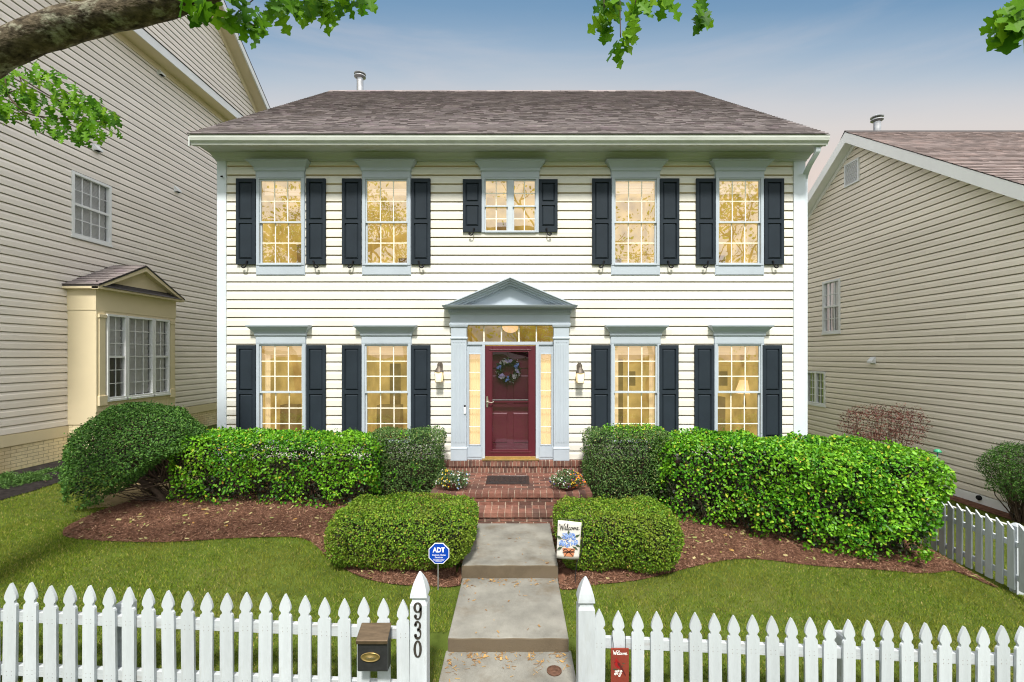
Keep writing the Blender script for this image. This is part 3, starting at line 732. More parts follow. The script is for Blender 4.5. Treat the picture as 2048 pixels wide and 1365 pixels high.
mb.loft([[(hx-0.022+0.008*abs(t), ysd-0.012, hz+t*0.1), (hx+0.022-0.008*abs(t), ysd-0.012, hz+t*0.1), (hx+0.022-0.008*abs(t), ysd, hz+t*0.1), (hx-0.022+0.008*abs(t), ysd, hz+t*0.1)] for t in (-1, -0.85, -0.3, 0, 0.3, 0.85, 1)])
mb.tube(smooth_path([(hx, ysd-0.01, hz+0.005), (hx, ysd-0.05, hz+0.005), (hx+0.04, ysd-0.055, hz-0.004), (hx+0.08, ysd-0.055, hz-0.012), (hx+0.125, ysd-0.05, hz+0.008)], 4), [0.011]*17, 8)
mb.build('door_handle', M['nickel'], storm, smooth=False)
mb = MB(); mb.box(jl0-0.0, jr1, -0.13, 0.1, ZD+0.002, ZD+0.03); mb.box(d0, d1, ysd-0.012, ysd+0.03, ZD+0.03, ZD+0.062)
mb.build('threshold', M['brass'], house, bevel=0.003)
mb = MB(); mb.box(X(927.5, -0.12), X(931.5, -0.12), -0.125, -0.10, Z(828, -0.12), Z(814, -0.12)); o = mb.build('doorbell', M['whitepaint'], house, bevel=0.003)
mb = MB(); mb.disc((X(929.5, -0.13), -0.1255, Z(813, -0.12)+0.0), 0.017, 'y'); mb.lathe((X(929.5, -0.13), -0.10, Z(812.5, -0.12)), [(0.018, 0), (0.018, -0.022), (0.012, -0.026)], 12, 'y'); mb.build('camera_eye', M['iron'], o)
# a few small fixings on the wall
mb = MB(); mb.tube([(X(448), -0.05, Z(356)), (X(448), -0.09, Z(356)-0.01), (X(452), -0.10, Z(357))], 0.012, 6); mb.build('wall_hook', M['iron'], house)

# ---------------------------------------------------------------- wall lanterns
def lantern(px, py):
    x, z = X(px, -0.12), Z(py, -0.12)
    mb = MB()
    mb.loft([[(x-w, -0.045, z+0.10+h), (x+w, -0.045, z+0.10+h), (x+w, -0.026, z+0.10+h), (x-w, -0.026, z+0.10+h)] for h, w in ((-0.10, 0.035), (-0.08, 0.05), (0.06, 0.05), (0.10, 0.02))])
    mb.tube(smooth_path([(x, -0.04, z+0.10), (x, -0.10, z+0.17), (x, -0.14, z+0.12), (x, -0.14, z+0.075)], 4), 0.010, 8)
    mb.lathe((x, -0.14, z), [(0.016, 0.125), (0.03, 0.11), (0.062, 0.065), (0.082, 0.022), (0.082, 0.010), (0.07, 0.008)], 16)
    o = mb.build('wall_lantern', M['bronze'], house)
    mb = MB(); mb.loft([[(x-w, -0.14-w, z+h), (x+w, -0.14-w, z+h), (x+w, -0.14+w, z+h), (x-w, -0.14+w, z+h)] for h, w in ((0.008, 0.066), (-0.12, 0.062), (-0.16, 0.056))])
    mb.build('lantern_glass', M['lanternglass'], o)
    mb = MB()
    for sx in (-1, 1):
        for sy in (-1, 1): mb.tube([(x+sx*0.067, -0.14+sy*0.067, z+0.01), (x+sx*0.058, -0.14+sy*0.058, z-0.16)], 0.005, 5)
    mb.box(x-0.064, x+0.064, -0.204, -0.076, z-0.172, z-0.16); mb.build('lantern_cage', M['bronze'], o)
M['lanternglass'] = litmat('warm_lit_lantern_glass', (1.0, 0.74, 0.34), 0.46, 0.25, 18, base=(0.7, 0.62, 0.45))
lantern(878.5, 746); lantern(1160, 748)

# ---------------------------------------------------------------- brick porch
porch = thing('brick_porch', (-0.12, -0.8, 0.3), 'red brick front porch with two steps up from the concrete walk', 'porch')
BR = MB(); MO = MB()
def brick(x0, x1, y0, y1, z0, z1, j=0.003):
    r = lambda: random.uniform(-j, j)
    BR.hexa([(x0+r(), y0+r(), z0), (x1+r(), y0+r(), z0), (x1+r(), y1+r(), z0), (x0+r(), y1+r(), z0), (x0+r(), y0+r(), z1+r()), (x1+r(), y0+r(), z1+r()), (x1+r(), y1+r(), z1+r()), (x0+r(), y1+r(), z1+r())])
PX0, PX1 = -1.43, 1.27
ZL = 0.634
MO.box(PX0+0.005, PX1-0.005, -0.105, 0.03, ZL-0.3, ZD-0.006)
n = 40; w = (PX1-PX0)/n
for i in range(n):
    brick(PX0+i*w+0.006, PX0+(i+1)*w-0.006, -0.135, 0.02, ZD-0.098, ZD-0.002); 
    brick(PX0+i*w+0.006+w/2, PX0+(i+1)*w-0.006+w/2, -0.112, -0.02, ZL+0.004, ZD-0.104) if i < n-1 else None
LX0, LX1 = X(860, -1.34), X(1185, -1.34)
YL = -1.36
MO.box(LX0+0.02, LX1-0.02, YL+0.03, -0.1, -0.2, ZL-0.007)
# front nosing row
n = 25; w = (LX1-LX0)/n
for i in range(n): brick(LX0+i*w+0.004, LX0+(i+1)*w-0.004, YL, YL+0.20, ZL-0.066, ZL)
# side edging rows
y = YL+0.204
while y < -0.12:
    for a, b in ((LX0, LX0+0.2), (LX1-0.2, LX1)): brick(a, b, y, min(y+0.094, -0.11), ZL-0.066, ZL)
    y += 0.1
# field
y = YL+0.205; r = 0
while y < -0.12:
    x = LX0+0.205 - (0.1 if r % 2 else 0)
    while x < LX1-0.21:
        a, b = max(x, LX0+0.205), min(x+0.2, LX1-0.205)
        if b-a > 0.02: brick(a+0.003, b-0.003, y, min(y+0.094, -0.11), ZL-0.06, ZL-0.002)
        x += 0.204
    y += 0.1; r += 1
# risers: front and sides
def course_x(x0, x1, y, z0, z1, off, dep=0.09):
    x = x0 - (0.1 if off else 0)
    while x < x1:
        a, b = max(x, x0), min(x+0.2, x1)
        if b-a > 0.02: brick(a+0.004, b-0.004, y, y+dep, z0, z1)
        x += 0.208
k = 0; z = ZL-0.072
while z > 0.02:
    course_x(LX0+0.03, LX1-0.03, YL+0.022, z-0.060, z, k % 2)
    for xx, s in ((LX0+0.03, 1), (LX1-0.03, -1)):
        y = YL+0.03+(0.1 if k % 2 else 0)
        while y < -0.1: brick(xx-0.005*s, xx+0.08*s, y+0.004, min(y+0.2, -0.1), z-0.060, z) if s > 0 else brick(xx-0.08, xx+0.005, y+0.004, min(y+0.2, -0.1), z-0.060, z); y += 0.208
    z -= 0.070; k += 1
SX0, SX1 = -0.80, X(1107, -1.68); YS = -1.70; ZST = 0.447
MO.box(SX0+0.01, SX1-0.01, YS+0.03, YL+0.03, 0.0, ZST-0.008)
n = 13; w = (SX1-SX0)/n
for i in range(n):
    brick(SX0+i*w+0.004, SX0+(i+1)*w-0.004, YS, YS+0.2, ZST-0.066, ZST); brick(SX0+i*w+0.004, SX0+(i+1)*w-0.004, YS+0.205, YL+0.02, ZST-0.066, ZST-0.003)
k = 0; z = ZST-0.072
while z > 0.16:
    course_x(SX0+0.012, SX1-0.012, YS+0.022, z-0.060, z, (k+1) % 2); z -= 0.070; k += 1
BR.build('brickwork', M['brick'], porch); MO.build('mortar_bed', M['mortar'], porch)
# ================================================================ neighbour on the left (gable wall in plane x = XL)
XL = -10.0
def SL(px, xw=XL): return (px-CX)/xw
def YLx(px, xw=XL): return F/SL(px, xw) - D
def ZLx(px, py, xw=XL): return E - (py-CY)/SL(px, xw)
lh = thing('beige_gabled_house', (XL-4, 4, 0.5), 'tall beige sided house with bay window and painted brick base on the left', 'house')
YA, YB, YM = -4.0, 12.0, 4.0
ZEV, ZRG = 9.95, 15.75
ZW0 = 0.99                                # bottom of the skirt board
slope = (ZRG-ZEV)/(YB-YM)
bay_y0, bay_y1, bay_x = YLx(133), 4.02, -9.35
def limL(z):
    if z <= ZEV: return (YA, YB)
    t = (ZRG-z)/slope
    return (YM-t, YM+t)
upy0, upy1, upz0, upz1 = YLx(141), YLx(220), ZLx(141, 470), ZLx(141, 341)
mb = MB()
siding(mb, limL, ZW0+0.22, ZRG-0.1, 0.168, [(upy0+0.02, upy1-0.02, upz0, upz1)], lambda u, d, z: (XL+d, u, z))
mb.build('side_wall', M['sidingL'], lh)
mb = MB()
mb.prism([(YA, 0.3), (YA, ZEV), (YM, ZRG), (YB, ZEV), (YB, 0.3)], lambda u, w, d: (d, u, w), XL-9, XL-1.2)
mb.build('house_body', M['sidingL'], lh)
mb = MB(); mb.box(XL-0.01, XL+0.03, YA, YB, ZW0, ZW0+0.225); mb.build('skirt_board', M['trimL'], lh)
mb = MB(); mb.box(XL-0.2, XL+0.005, YA, YB, 0.1, ZW0); mb.build('foundation', M['bricksL'], lh)
# pent eave
zp0 = 10.86; pe = 0.46
mb = MB(); mb.prism([(XL, zp0), (XL+pe, zp0), (XL+pe, zp0+0.02), (XL, zp0+0.02)], lambda u, w, d: (u, d, w), YA-0.2, YB+0.4)
mb.box(XL, XL+0.05, YA, YB, zp0-0.16, zp0-0.002)
pent = mb.build('pent_eave', M['trimL'], lh)
mb = MB(); mb.box(XL+pe, XL+pe+0.025, YA-0.2, YB+0.4, zp0-0.015, zp0+0.22); mb.build('fascia', M['whitepaint'], pent)
mb = MB(); mb.prism([(XL, zp0+0.44), (XL, zp0+0.40), (XL+pe+0.03, zp0+0.215), (XL+pe+0.045, zp0+0.24)], lambda u, w, d: (u, d, w), YA-0.2, YB+0.4); mb.build('eave_shingles', M['roofedge'], pent)
# roof with raking soffit
mb = MB(); ro = 0.45
for s in (-1, 1):
    ye = YM+s*(YB-YM+0.5); ze = ZRG-slope*(YB-YM+0.5)
    mb.prism([(ye, ze+0.12), (YM, ZRG+0.12), (YM, ZRG+0.30), (ye, ze+0.30)][::s], lambda u, w, d: (d, u, w), XL-9.4, XL+ro+0.03)
rl = mb.build('roof', M['roofedge'], lh)
mb = MB()
for s in (-1, 1):
    ye = YM+s*(YB-YM+0.45); ze = ZRG-slope*(YB-YM+0.45)
    mb.prism([(ye, ze+0.055), (YM, ZRG+0.055), (YM, ZRG+0.115), (ye, ze+0.115)][::s], lambda u, w, d: (d, u, w), XL-0.02, XL+ro-0.003)
    mb.prism([(ye, ze-0.16), (YM, ZRG-0.16), (YM, ZRG+0.05), (ye, ze+0.05)][::s], lambda u, w, d: (d, u, w), XL-0.02, XL+0.05)
mb.build('rake_soffit', M['trimL'], rl)
mb = MB()
for s in (-1, 1):
    ye = YM+s*(YB-YM+0.5); ze = ZRG-slope*(YB-YM+0.5)
    mb.prism([(ye, ze-0.02), (YM, ZRG-0.02), (YM, ZRG+0.20), (ye, ze+0.20)][::s], lambda u, w, d: (d, u, w), XL+ro, XL+ro+0.045)
mb.build('rake_board', M['whitepaint'], rl)

# windows that sit in a wall x = const; the face looks along sgn*x
def side_window(parent, xw, sgn, y0, y1, z0, z1, cols, rows, halves=2, room='darkglassroom', blind=False, casing=0.06, frame='whitepaint', depth=0.5):
    P = lambda d0, d1, a, b, c, e: mb.box(xw+sgn*d0, xw+sgn*d1, a, b, c, e)
    mb = MB(); f = casing
    P(-0.05, 0.045, y0, y0+f, z0, z1); P(-0.05, 0.045, y1-f, y1, z0, z1); P(-0.05, 0.044, y0+f, y1-f, z0, z0+f); P(-0.05, 0.044, y0+f, y1-f, z1-f, z1)
    P(-0.02, 0.055, y0-0.02, y1+0.02, z0-0.05, z0-0.001)
    o = mb.build('window', M[frame], parent, bevel=0.003)
    a0, a1, b0, b1 = y0+f, y1-f, z0+f, z1-f
    mb = MB()
    if halves == 2: P(-0.02, 0.03, a0, a1, (b0+b1)/2-0.025, (b0+b1)/2+0.025)
    if halves == -2: P(-0.02, 0.034, (a0+a1)/2-0.045, (a0+a1)/2+0.045, b0, b1)
    for i in range(1, cols): P(-0.012, 0.002, a0+(a1-a0)*i/cols-0.008, a0+(a1-a0)*i/cols+0.008, b0, b1)
    for j in range(1, rows): P(-0.011, 0.001, a0, a1, b0+(b1-b0)*j/rows-0.008, b0+(b1-b0)*j/rows+0.008)
    mb.build('muntins', M[frame], o)
    mb = MB(); x = xw-sgn*0.016; mb.add([(x, a0, b0), (x, a1, b0), (x, a1, b1), (x, a0, b1)], [(0, 1, 2, 3)]); mb.build('pane', M['glassD'], o)
    mb = MB(); xb = xw-sgn*depth; xf = xw-sgn*0.045
    mb.add([(xb, y0, z0), (xb, y1, z0), (xb, y1, z1), (xb, y0, z1), (xf, y0, z0), (xf, y1, z0), (xf, y1, z1), (xf, y0, z1)], [(0, 1, 2, 3), (0, 1, 5, 4), (2, 3, 7, 6), (1, 2, 6, 5), (0, 3, 7, 4)])
    mb.build('room', M[room], o)
    if blind:
        mb = MB(); z = b0+blind*(b1-b0)
        while z < b1:
            P(-0.080, -0.06, a0+0.01, a1-0.01, z, z+0.004); mb.v[-8:] = [(p[0], p[1], p[2]+(0.034 if (p[0]-xw)*sgn < -0.07 else 0)) for p in mb.v[-8:]]; z += 0.032
        mb.build('blind', M['venetian'], o)
    return o
side_window(lh, XL, 1, upy0, upy1, upz0, upz1, 4, 4, blind=0.01)
# bay
bay_w0, bay_w1 = YLx(211, bay_x), YLx(337, bay_x)
zb1 = ZLx(192, 602, bay_x)+0.35; zb0 = ZLx(192, 850, bay_x)
wz1, wz0 = ZLx(211, 628, bay_x), ZLx(211, 800, bay_x)
zeave = ZLx(192, 574, bay_x)
mb = MB()
mb.box(XL-0.05, bay_x, bay_y0, bay_w0, zb0, zeave); mb.box(XL-0.05, bay_x, bay_w1, bay_y1, zb0, zeave)
mb.box(XL-0.05, bay_x-0.001, bay_w0, bay_w1, zb0, wz0); mb.box(XL-0.05, bay_x-0.001, bay_w0, bay_w1, wz1, zeave)
# frieze band and panelled apron
mb.box(XL-0.03, bay_x+0.012, bay_y0-0.012, bay_y1+0.012, wz1+0.06, zeave-0.001)
mb.box(bay_x, bay_x+0.012, bay_y0, bay_y0+0.20, wz0-0.25, wz1+0.06)
for a, b in ((bay_w0-0.18, bay_w0-0.03), (bay_w1+0.03, bay_w1+0.16)):
    mb.box(bay_x, bay_x+0.03, a, b, wz0-0.0, wz1-0.08); mb.box(bay_x, bay_x+0.055, a-0.025, b+0.025, wz0-0.12, wz0+0.10); mb.box(bay_x, bay_x+0.05, a-0.02, b+0.02, wz1-0.10, wz1-0.02)
mb.box(bay_x, bay_x+0.035, bay_w0-0.05, bay_w1+0.05, wz0-0.06, wz0-0.012)
for i in range(3):
    a = bay_w0+(bay_w1-bay_w0)*i/3+0.05; b = bay_w0+(bay_w1-bay_w0)*(i+1)/3-0.05
    for q in ((a, b, wz0-0.14, wz0-0.115), (a, b, wz0-0.36, wz0-0.335), (a, a+0.025, wz0-0.335, wz0-0.14), (b-0.025, b, wz0-0.335, wz0-0.14)): mb.box(bay_x, bay_x+0.014, *q)
bay = mb.build('bay_window', M['trimL'], lh, bevel=0.004)
mb = MB(); mb.box(XL-0.05, bay_x-0.02, bay_y0+0.02, bay_y1-0.02, 0.2, zb0); mb.build('bay_foundation', M['bricksL'], lh)
third = [bay_w0, bay_w0+(bay_w1-bay_w0)*0.285, bay_w0+(bay_w1-bay_w0)*0.715, bay_w1]
for i, (a, b) in enumerate(zip(third[:-1], third[1:])):
    side_window(lh, bay_x, 1, a+0.004, b-0.004, wz0, wz1, 3 if i == 1 else 2, 6, halves=0 if i == 1 else 2, blind=0.5 if i == 0 else 0.01, casing=0.05, depth=0.45)
# bay roof: hipped skirt in front with a small gable
mb = MB(); yo0, yo1 = bay_y0-0.12, bay_y1+0.12; xo = bay_x+0.16; ym = (bay_y0+bay_y1)/2; zr = ZLx(283, 535, bay_x+0.1)
mb.prism([(yo0, zeave), (ym, zr), (yo1, zeave)], lambda u, w, d: (d, u, w), XL-0.02, bay_x+0.02)
mb.build('bay_gable', M['trimL'], bay)
mb = MB()
for s, ye in ((-1, yo0), (1, yo1)):
    mb.prism([(ye, zeave), (ye, zeave+0.03), (ym, zr+0.05), (ym, zr+0.015)][::-s], lambda u, w, d: (d, u, w), XL-0.02, xo+0.02)
mb.build('bay_roof', M['roofedge'], bay)
mb = MB(); fnL = lambda u, y, z: (u, y, z)
shingles(mb, XL, xo+0.03, yo0-0.01, zeave+0.032, ym, zr+0.055, 0.13)
mb.build('shingle_courses', M['roof'], bay)
mb = MB()
for s, ye in ((-1, yo0), (1, yo1)):
    mb.prism([(ye, zeave-0.06), (ye, zeave+0.0), (ym, zr+0.012), (ym, zr-0.09)][::-s], lambda u, w, d: (d, u, w), bay_x+0.02, xo+0.005)
mb.box(XL, xo, yo0, yo1, zeave-0.05, zeave-0.002); mb.build('bay_cornice', M['trimL'], bay)
mb = MB(); mb.prism([(bay_x+0.02, zeave+0.14), (xo+0.03, zeave+0.004), (bay_x+0.02, zeave+0.004)], lambda u, w, d: (u, d, w), yo0+0.1, yo1-0.1); mb.build('skirt_roof', M['roofedge'], bay)
def vent_hood(parent, xw, sgn, y, z, m='whitepaint', w=0.09):
    mb = MB()
    mb.box(xw+sgn*0.015, xw+sgn*0.035, y-w, y+w, z-w, z+w)
    mb.prism([(0.035, z+w*0.9), (0.13, z-w*0.3), (0.13, z-w*0.75), (0.035, z-w*0.75)], lambda u, ww, d: (xw+sgn*u, d, ww), y-w*0.85, y+w*0.85)
    o = mb.build('vent_hood', M[m], parent, bevel=0.003)
    mb = MB(); mb.box(xw+sgn*0.04, xw+sgn*0.125, y-w*0.7, y+w*0.7, z-w*0.80, z-w*0.76); mb.build('flap', M['iron'], o)
for px, py in ((190, 297), (351, 380), (318, 146)): vent_hood(lh, XL, 1, YLx(px), ZLx(px, py))

# ================================================================ neighbour on the right (wall in plane x = XR)
XR = 9.3
rh = thing('tan_gabled_house', (XR+5, 4.5, -0.2), 'tan sided house with white raked gable and brown shingle roof on the right', 'house')
yR = lambda px: F/((px-CX)/XR) - D
zR = lambda px, py: E - (py-CY)/((px-CX)/XR)
XO = XR-0.36
pky = F/((1690-CX)/XO)-D; pkz = E-(262-CY)/((1690-CX)/XO)-0.13
sR = 0.706; YRA, YRB = -3.2, 2*pky+3.2; zevR = pkz-sR*(pky-YRA)
zt = -0.02
def limR(z):
    if z <= zevR: return (YRA, YRB)
    t = (pkz-0.08-z)/sR
    return (pky-t, pky+t)
w1 = (yR(1682.5), yR(1647), zR(1647, 667), zR(1647, 565)); w2 = (yR(1652.5), yR(1614), zR(1614, 806), zR(1614, 742))
mb = MB(); siding(mb, limR, zt, pkz-0.2, 0.1535, [(w1[0]+0.02, w1[1]-0.02, w1[2]+0.01, w1[3]-0.01), (w2[0]+0.02, w2[1]-0.02, w2[2]+0.01, w2[3]-0.01)], lambda u, d, z: (XR-d, u, z))
mb.build('side_wall', M['sidingR'], rh)
mb = MB(); mb.prism([(YRA, -0.5), (YRA, zevR), (pky, pkz-0.1), (YRB, zevR), (YRB, -0.5)], lambda u, w, d: (d, u, w), XR+1.2, XR+12); mb.build('house_body', M['sidingR'], rh)
mb = MB(); mb.box(XR-0.035, XR+0.1, YRA, YRB, zt-0.29, zt-0.003); mb.build('skirt_board', M['trimR'], rh)
mb = MB(); mb.box(XR-0.0, XR+0.2, YRA, YRB, -0.8, zt-0.292); mb.build('foundation', M['concrete'], rh)
side_window(rh, XR, -1, w1[0], w1[1], w1[2], w1[3], 3, 4, blind=0.5)
side_window(rh, XR, -1, w2[0], w2[1], w2[2], w2[3], 4, 4, halves=-2, room='greenroom')
mb = MB()
for s in (-1, 1):
    ye = pky+s*(pky-YRA+0.3); ze = pkz-sR*(pky-YRA+0.3)
    mb.prism([(ye, ze-0.02), (pky, pkz-0.02), (pky, pkz+0.10), (ye, ze+0.10)][::s], lambda u, w, d: (d, u, w), XR-0.33, XR+12.3)
rr = mb.build('roof', M['roofedge'], rh)
mb = MB(); shingles(mb, XR-0.375, XR+12, YRA-0.3, pkz-sR*(pky-YRA+0.3)+0.105, pky, pkz+0.105); mb.build('shingle_courses', M['roof2'], rr)
mb = MB(); mb.prism([(pky-0.17, pkz-0.03), (pky, pkz+0.115), (pky+0.17, pkz-0.03), (pky, pkz+0.14)], lambda u, w, d: (d, u, w), XR-0.37, XR+12); mb.build('ridge_cap', M['roofedge'], rr)
mb = MB()
for s in (-1, 1):
    ye = pky+s*(pky-YRA+0.3); ze = pkz-sR*(pky-YRA+0.3)
    mb.prism([(ye, ze-0.19), (pky, pkz-0.19), (pky, pkz+0.09), (ye, ze+0.09)][::s], lambda u, w, d: (d, u, w), XR-0.36, XR-0.331)
mb.build('rake_board', M['trimR'], rr)
mb = MB()
for s in (-1, 1):
    ye = pky+s*(pky-YRA+0.28); ze = pkz-sR*(pky-YRA+0.28)
    mb.prism([(ye, ze-0.075), (pky, pkz-0.075), (pky, pkz-0.03), (ye, ze-0.03)][::s], lambda u, w, d: (d, u, w), XR-0.3305, XR+0.02)
    mb.prism([(ye, ze-0.20), (pky, pkz-0.20), (pky, pkz-0.08), (ye, ze-0.08)][::s], lambda u, w, d: (d, u, w), XR-0.05, XR+0.02)
mb.build('rake_soffit', M['trimR'], rr)
mb = MB(); va, vb = yR(1721), yR(1692); vz0, vz1 = zR(1705, 370), zR(1705, 324)
for q in ((va, va+0.04, vz0, vz1), (vb-0.04, vb, vz0, vz1), (va+0.04, vb-0.04, vz0, vz0+0.04), (va+0.04, vb-0.04, vz1-0.04, vz1)): mb.box(XR-0.06, XR-0.0, *q)
n = 16
for i in range(n):
    z = vz0+0.05+(vz1-vz0-0.1)*i/n; mb.hexa([(XR-0.055, va+0.04, z), (XR-0.055, vb-0.04, z), (XR-0.03, vb-0.04, z+0.03), (XR-0.03, va+0.04, z+0.03), (XR-0.055, va+0.04, z+0.008), (XR-0.055, vb-0.04, z+0.008), (XR-0.03, vb-0.04, z+0.038), (XR-0.03, va+0.04, z+0.038)])
mb.build('gable_vent', M['whitepaint'], rh)
vent_hood(rh, XR, -1, yR(1748), zR(1748, 721))
mb = MB(); yy, zz = yR(1963), zR(1963, 996); mb.lathe((XR-0.035, yy, zz), [(0.05, 0), (0.05, -0.03), (0.035, -0.05), (0.0, -0.052)], 12, 'x'); mb.build('outlet_cover', M['iron'], rh)
flue('flue_pipe', XR+0.75, pky+0.3, pkz-0.4, E+(711-232)/S(pky+0.3)+0.02, 0.088, rh, M['galv'])
# ================================================================ ground
M['lawnsoil'] = pmat('lawn_thatch', (0.065, 0.092, 0.016), 0.95, 0.35, 5.0, 0.8, 60, stain=(0.13, 0.12, 0.04), stain_scale=0.8, stain_amt=0.6, spec=0.1, detail=8)
M['mulch'] = pmat('red_brown_mulch', (0.140, 0.070, 0.045), 0.95, 0.5, 14, 1.0, 70, stain=(0.15, 0.075, 0.05), stain_scale=2.0, stain_amt=0.6, spec=0.1, detail=8)
M['darkmulch'] = pmat('dark_mulch', (0.022, 0.019, 0.018), 0.95, 0.5, 14, 1.0, 60, spec=0.1)
M['chips'] = pmat('mulch_shreds', (0.1, 0.05, 0.035), 0.95, 0.2, 20, island=[(0, (0.070, 0.034, 0.021)), (0.4, (0.145, 0.072, 0.046)), (0.75, (0.205, 0.108, 0.070)), (0.93, (0.28, 0.155, 0.11)), (1, (0.42, 0.28, 0.18))], spec=0.1)
def axis(a, b, step, far):
    c = list(np.arange(a, b+1e-6, step)); d = step
    lo, hi = a, b
    while hi < far: d *= 1.35; hi += d; lo -= d; c.append(hi); c.insert(0, lo)
    return np.array(c)
ax, ay = axis(-12, 12, 0.12, 400), axis(-9, 4, 0.12, 400)
XX, YY = np.meshgrid(ax, ay); ZZ = g(XX, YY) - 0.004
nx, ny = len(ax), len(ay)
idx = np.arange(nx*ny).reshape(ny, nx)
fc = np.stack([idx[:-1, :-1], idx[:-1, 1:], idx[1:, 1:], idx[1:, :-1]], -1).reshape(-1, 4)
tag(np_mesh('ground', np.stack([XX, YY, ZZ], -1).reshape(-1, 3), fc, 4, M['lawnsoil'], smooth=True), kind='structure')

def inside(poly, x, y):
    x = np.asarray(x); y = np.asarray(y); r = np.zeros(x.shape, bool); n = len(poly)
    for i in range(n):
        x0, y0 = poly[i]; x1, y1 = poly[(i+1) % n]
        c = ((y0 > y) != (y1 > y)) & (x < (x1-x0)*(y-y0)/((y1-y0) if abs(y1-y0) > 1e-12 else 1e-12)+x0)
        r ^= c
    return r
def edge_dist(poly, x, y):
    d = np.full(np.shape(x), 1e9); n = len(poly)
    for i in range(n):
        a = np.array(poly[i]); b = np.array(poly[(i+1) % n]); ab = b-a; L2 = ab@ab+1e-12
        t = np.clip(((x-a[0])*ab[0]+(y-a[1])*ab[1])/L2, 0, 1)
        d = np.minimum(d, np.hypot(x-a[0]-t*ab[0], y-a[1]-t*ab[1]))
    return d
def rnd2(x, y, s=1.0):
    return (np.sin(x*3.1*s+1.3)*np.sin(y*2.7*s+0.4)+0.6*np.sin(x*7.3*s+y*5.1*s+2.0)+0.4*np.sin(x*13.7*s-y*11.9*s))/2.0
def patch_mesh(name, poly, mat, lift=0.010, mound=0.05, step=0.09):
    xs = [p[0] for p in poly]; ys = [p[1] for p in poly]
    gx, gy = np.meshgrid(np.arange(min(xs), max(xs), step), np.arange(min(ys), max(ys), step)); gx = gx.ravel()+rng.uniform(-.02, .02, gx.size); gy = gy.ravel()+rng.uniform(-.02, .02, gy.size)
    k = inside(poly, gx, gy) & (edge_dist(poly, gx, gy) > step*0.4)
    pts = [Vector(p) for p in poly]+[Vector((a, b)) for a, b in zip(gx[k], gy[k])]
    n = len(poly)
    v, e, f, *_ = delaunay_2d_cdt(pts, [(i, (i+1) % n) for i in range(n)], [], 1, 1e-5)
    va = np.array([(p.x, p.y) for p in v]); d = edge_dist(poly, va[:, 0], va[:, 1])
    z = g(va[:, 0], va[:, 1])+lift+mound*sstep(0, 0.35, d)*(0.8+0.5*rnd2(va[:, 0], va[:, 1]))
    return tag(np_mesh(name, np.column_stack([va, z]), np.array([t for t in f if len(t) == 3]), 3, mat, smooth=True), kind='structure')
WX0, WX1 = -0.66, 0.49
lb_px = [(918, 1172), (880, 1176), (840, 1174), (760, 1166), (705, 1148), (658, 1118), (625, 1087), (590, 1076), (520, 1076), (450, 1079), (370, 1084), (300, 1086), (200, 1083), (140, 1077), (125, 1067), (140, 1052), (185, 1030), (235, 1012), (300, 992)]
lb = smooth_path([gpx(*p)+(0,) for p in lb_px], 3); lb = [(p[0], p[1]) for p in lb]
lb = [(WX0-0.005, lb[0][1])] + lb[1:] + [(-5.6, -0.9), (-5.5, -0.035), (-1.44, -0.035), (-1.30, -0.2), (-1.28, -1.3), (-0.82, -1.38), (-0.82, -1.68), (WX0-0.005, -1.72)]
rb_px = [(1119, 1180), (1150, 1180), (1193, 1171), (1269, 1163), (1326, 1151), (1387, 1135), (1439, 1124), (1486, 1119), (1552, 1123), (1600, 1130), (1671, 1136), (1742, 1140), (1812, 1146), (1855, 1148), (1907, 1142)]
rb = smooth_path([gpx(*p)+(0,) for p in rb_px], 3); rb = [(p[0], p[1]) for p in rb]
rb = [(WX1+0.005, rb[0][1])] + rb[1:] + [(6.22, -2.55), (6.22, -1.2), (6.1, -0.3), (5.4, -0.035), (1.28, -0.035), (1.20, -0.2), (1.19, -1.3), (0.56, -1.38), (0.56, -1.68), (WX1+0.005, -1.72)]
patch_mesh('mulch_bed', lb, M['mulch']); patch_mesh('mulch_bed', rb, M['mulch'])
nb_px = [(-60, 1020), (0, 1002), (60, 985), (130, 962), (190, 944), (225, 930), (260, 915)]
nb = [gpx(*p) for p in nb_px]; nb = nb + [(-9.2, 4.4), (-9.98, 4.4), (-9.98, nb[0][1]-0.5)]
patch_mesh('dark_mulch_bed', nb, M['darkmulch'])
rbd = [(8.95, -3.0), (8.9, -1.5), (8.92, 0), (8.95, 3), (9.28, 3), (9.28, -3)]
patch_mesh('foundation_bed', rbd, M['mulch'])
# bare sandy strip beside the house on the left
strip = [gpx(*p) for p in ((225, 1016), (260, 990), (305, 960), (350, 945), (420, 920), (400, 975), (320, 988), (265, 1008))]
patch_mesh('bare_strip', [(-7.2, 0.4), (-5.75, 0.3), (-5.6, -0.75), (-5.95, -1.45), (-6.45, -1.62), (-7.0, -0.9)], pmat('sandy_soil', (0.34, 0.25, 0.13), 0.95, 0.3, 6, 0.6, 60, stain=(0.13, 0.13, 0.05), stain_scale=3, stain_amt=0.5), mound=0.0, lift=0.006)

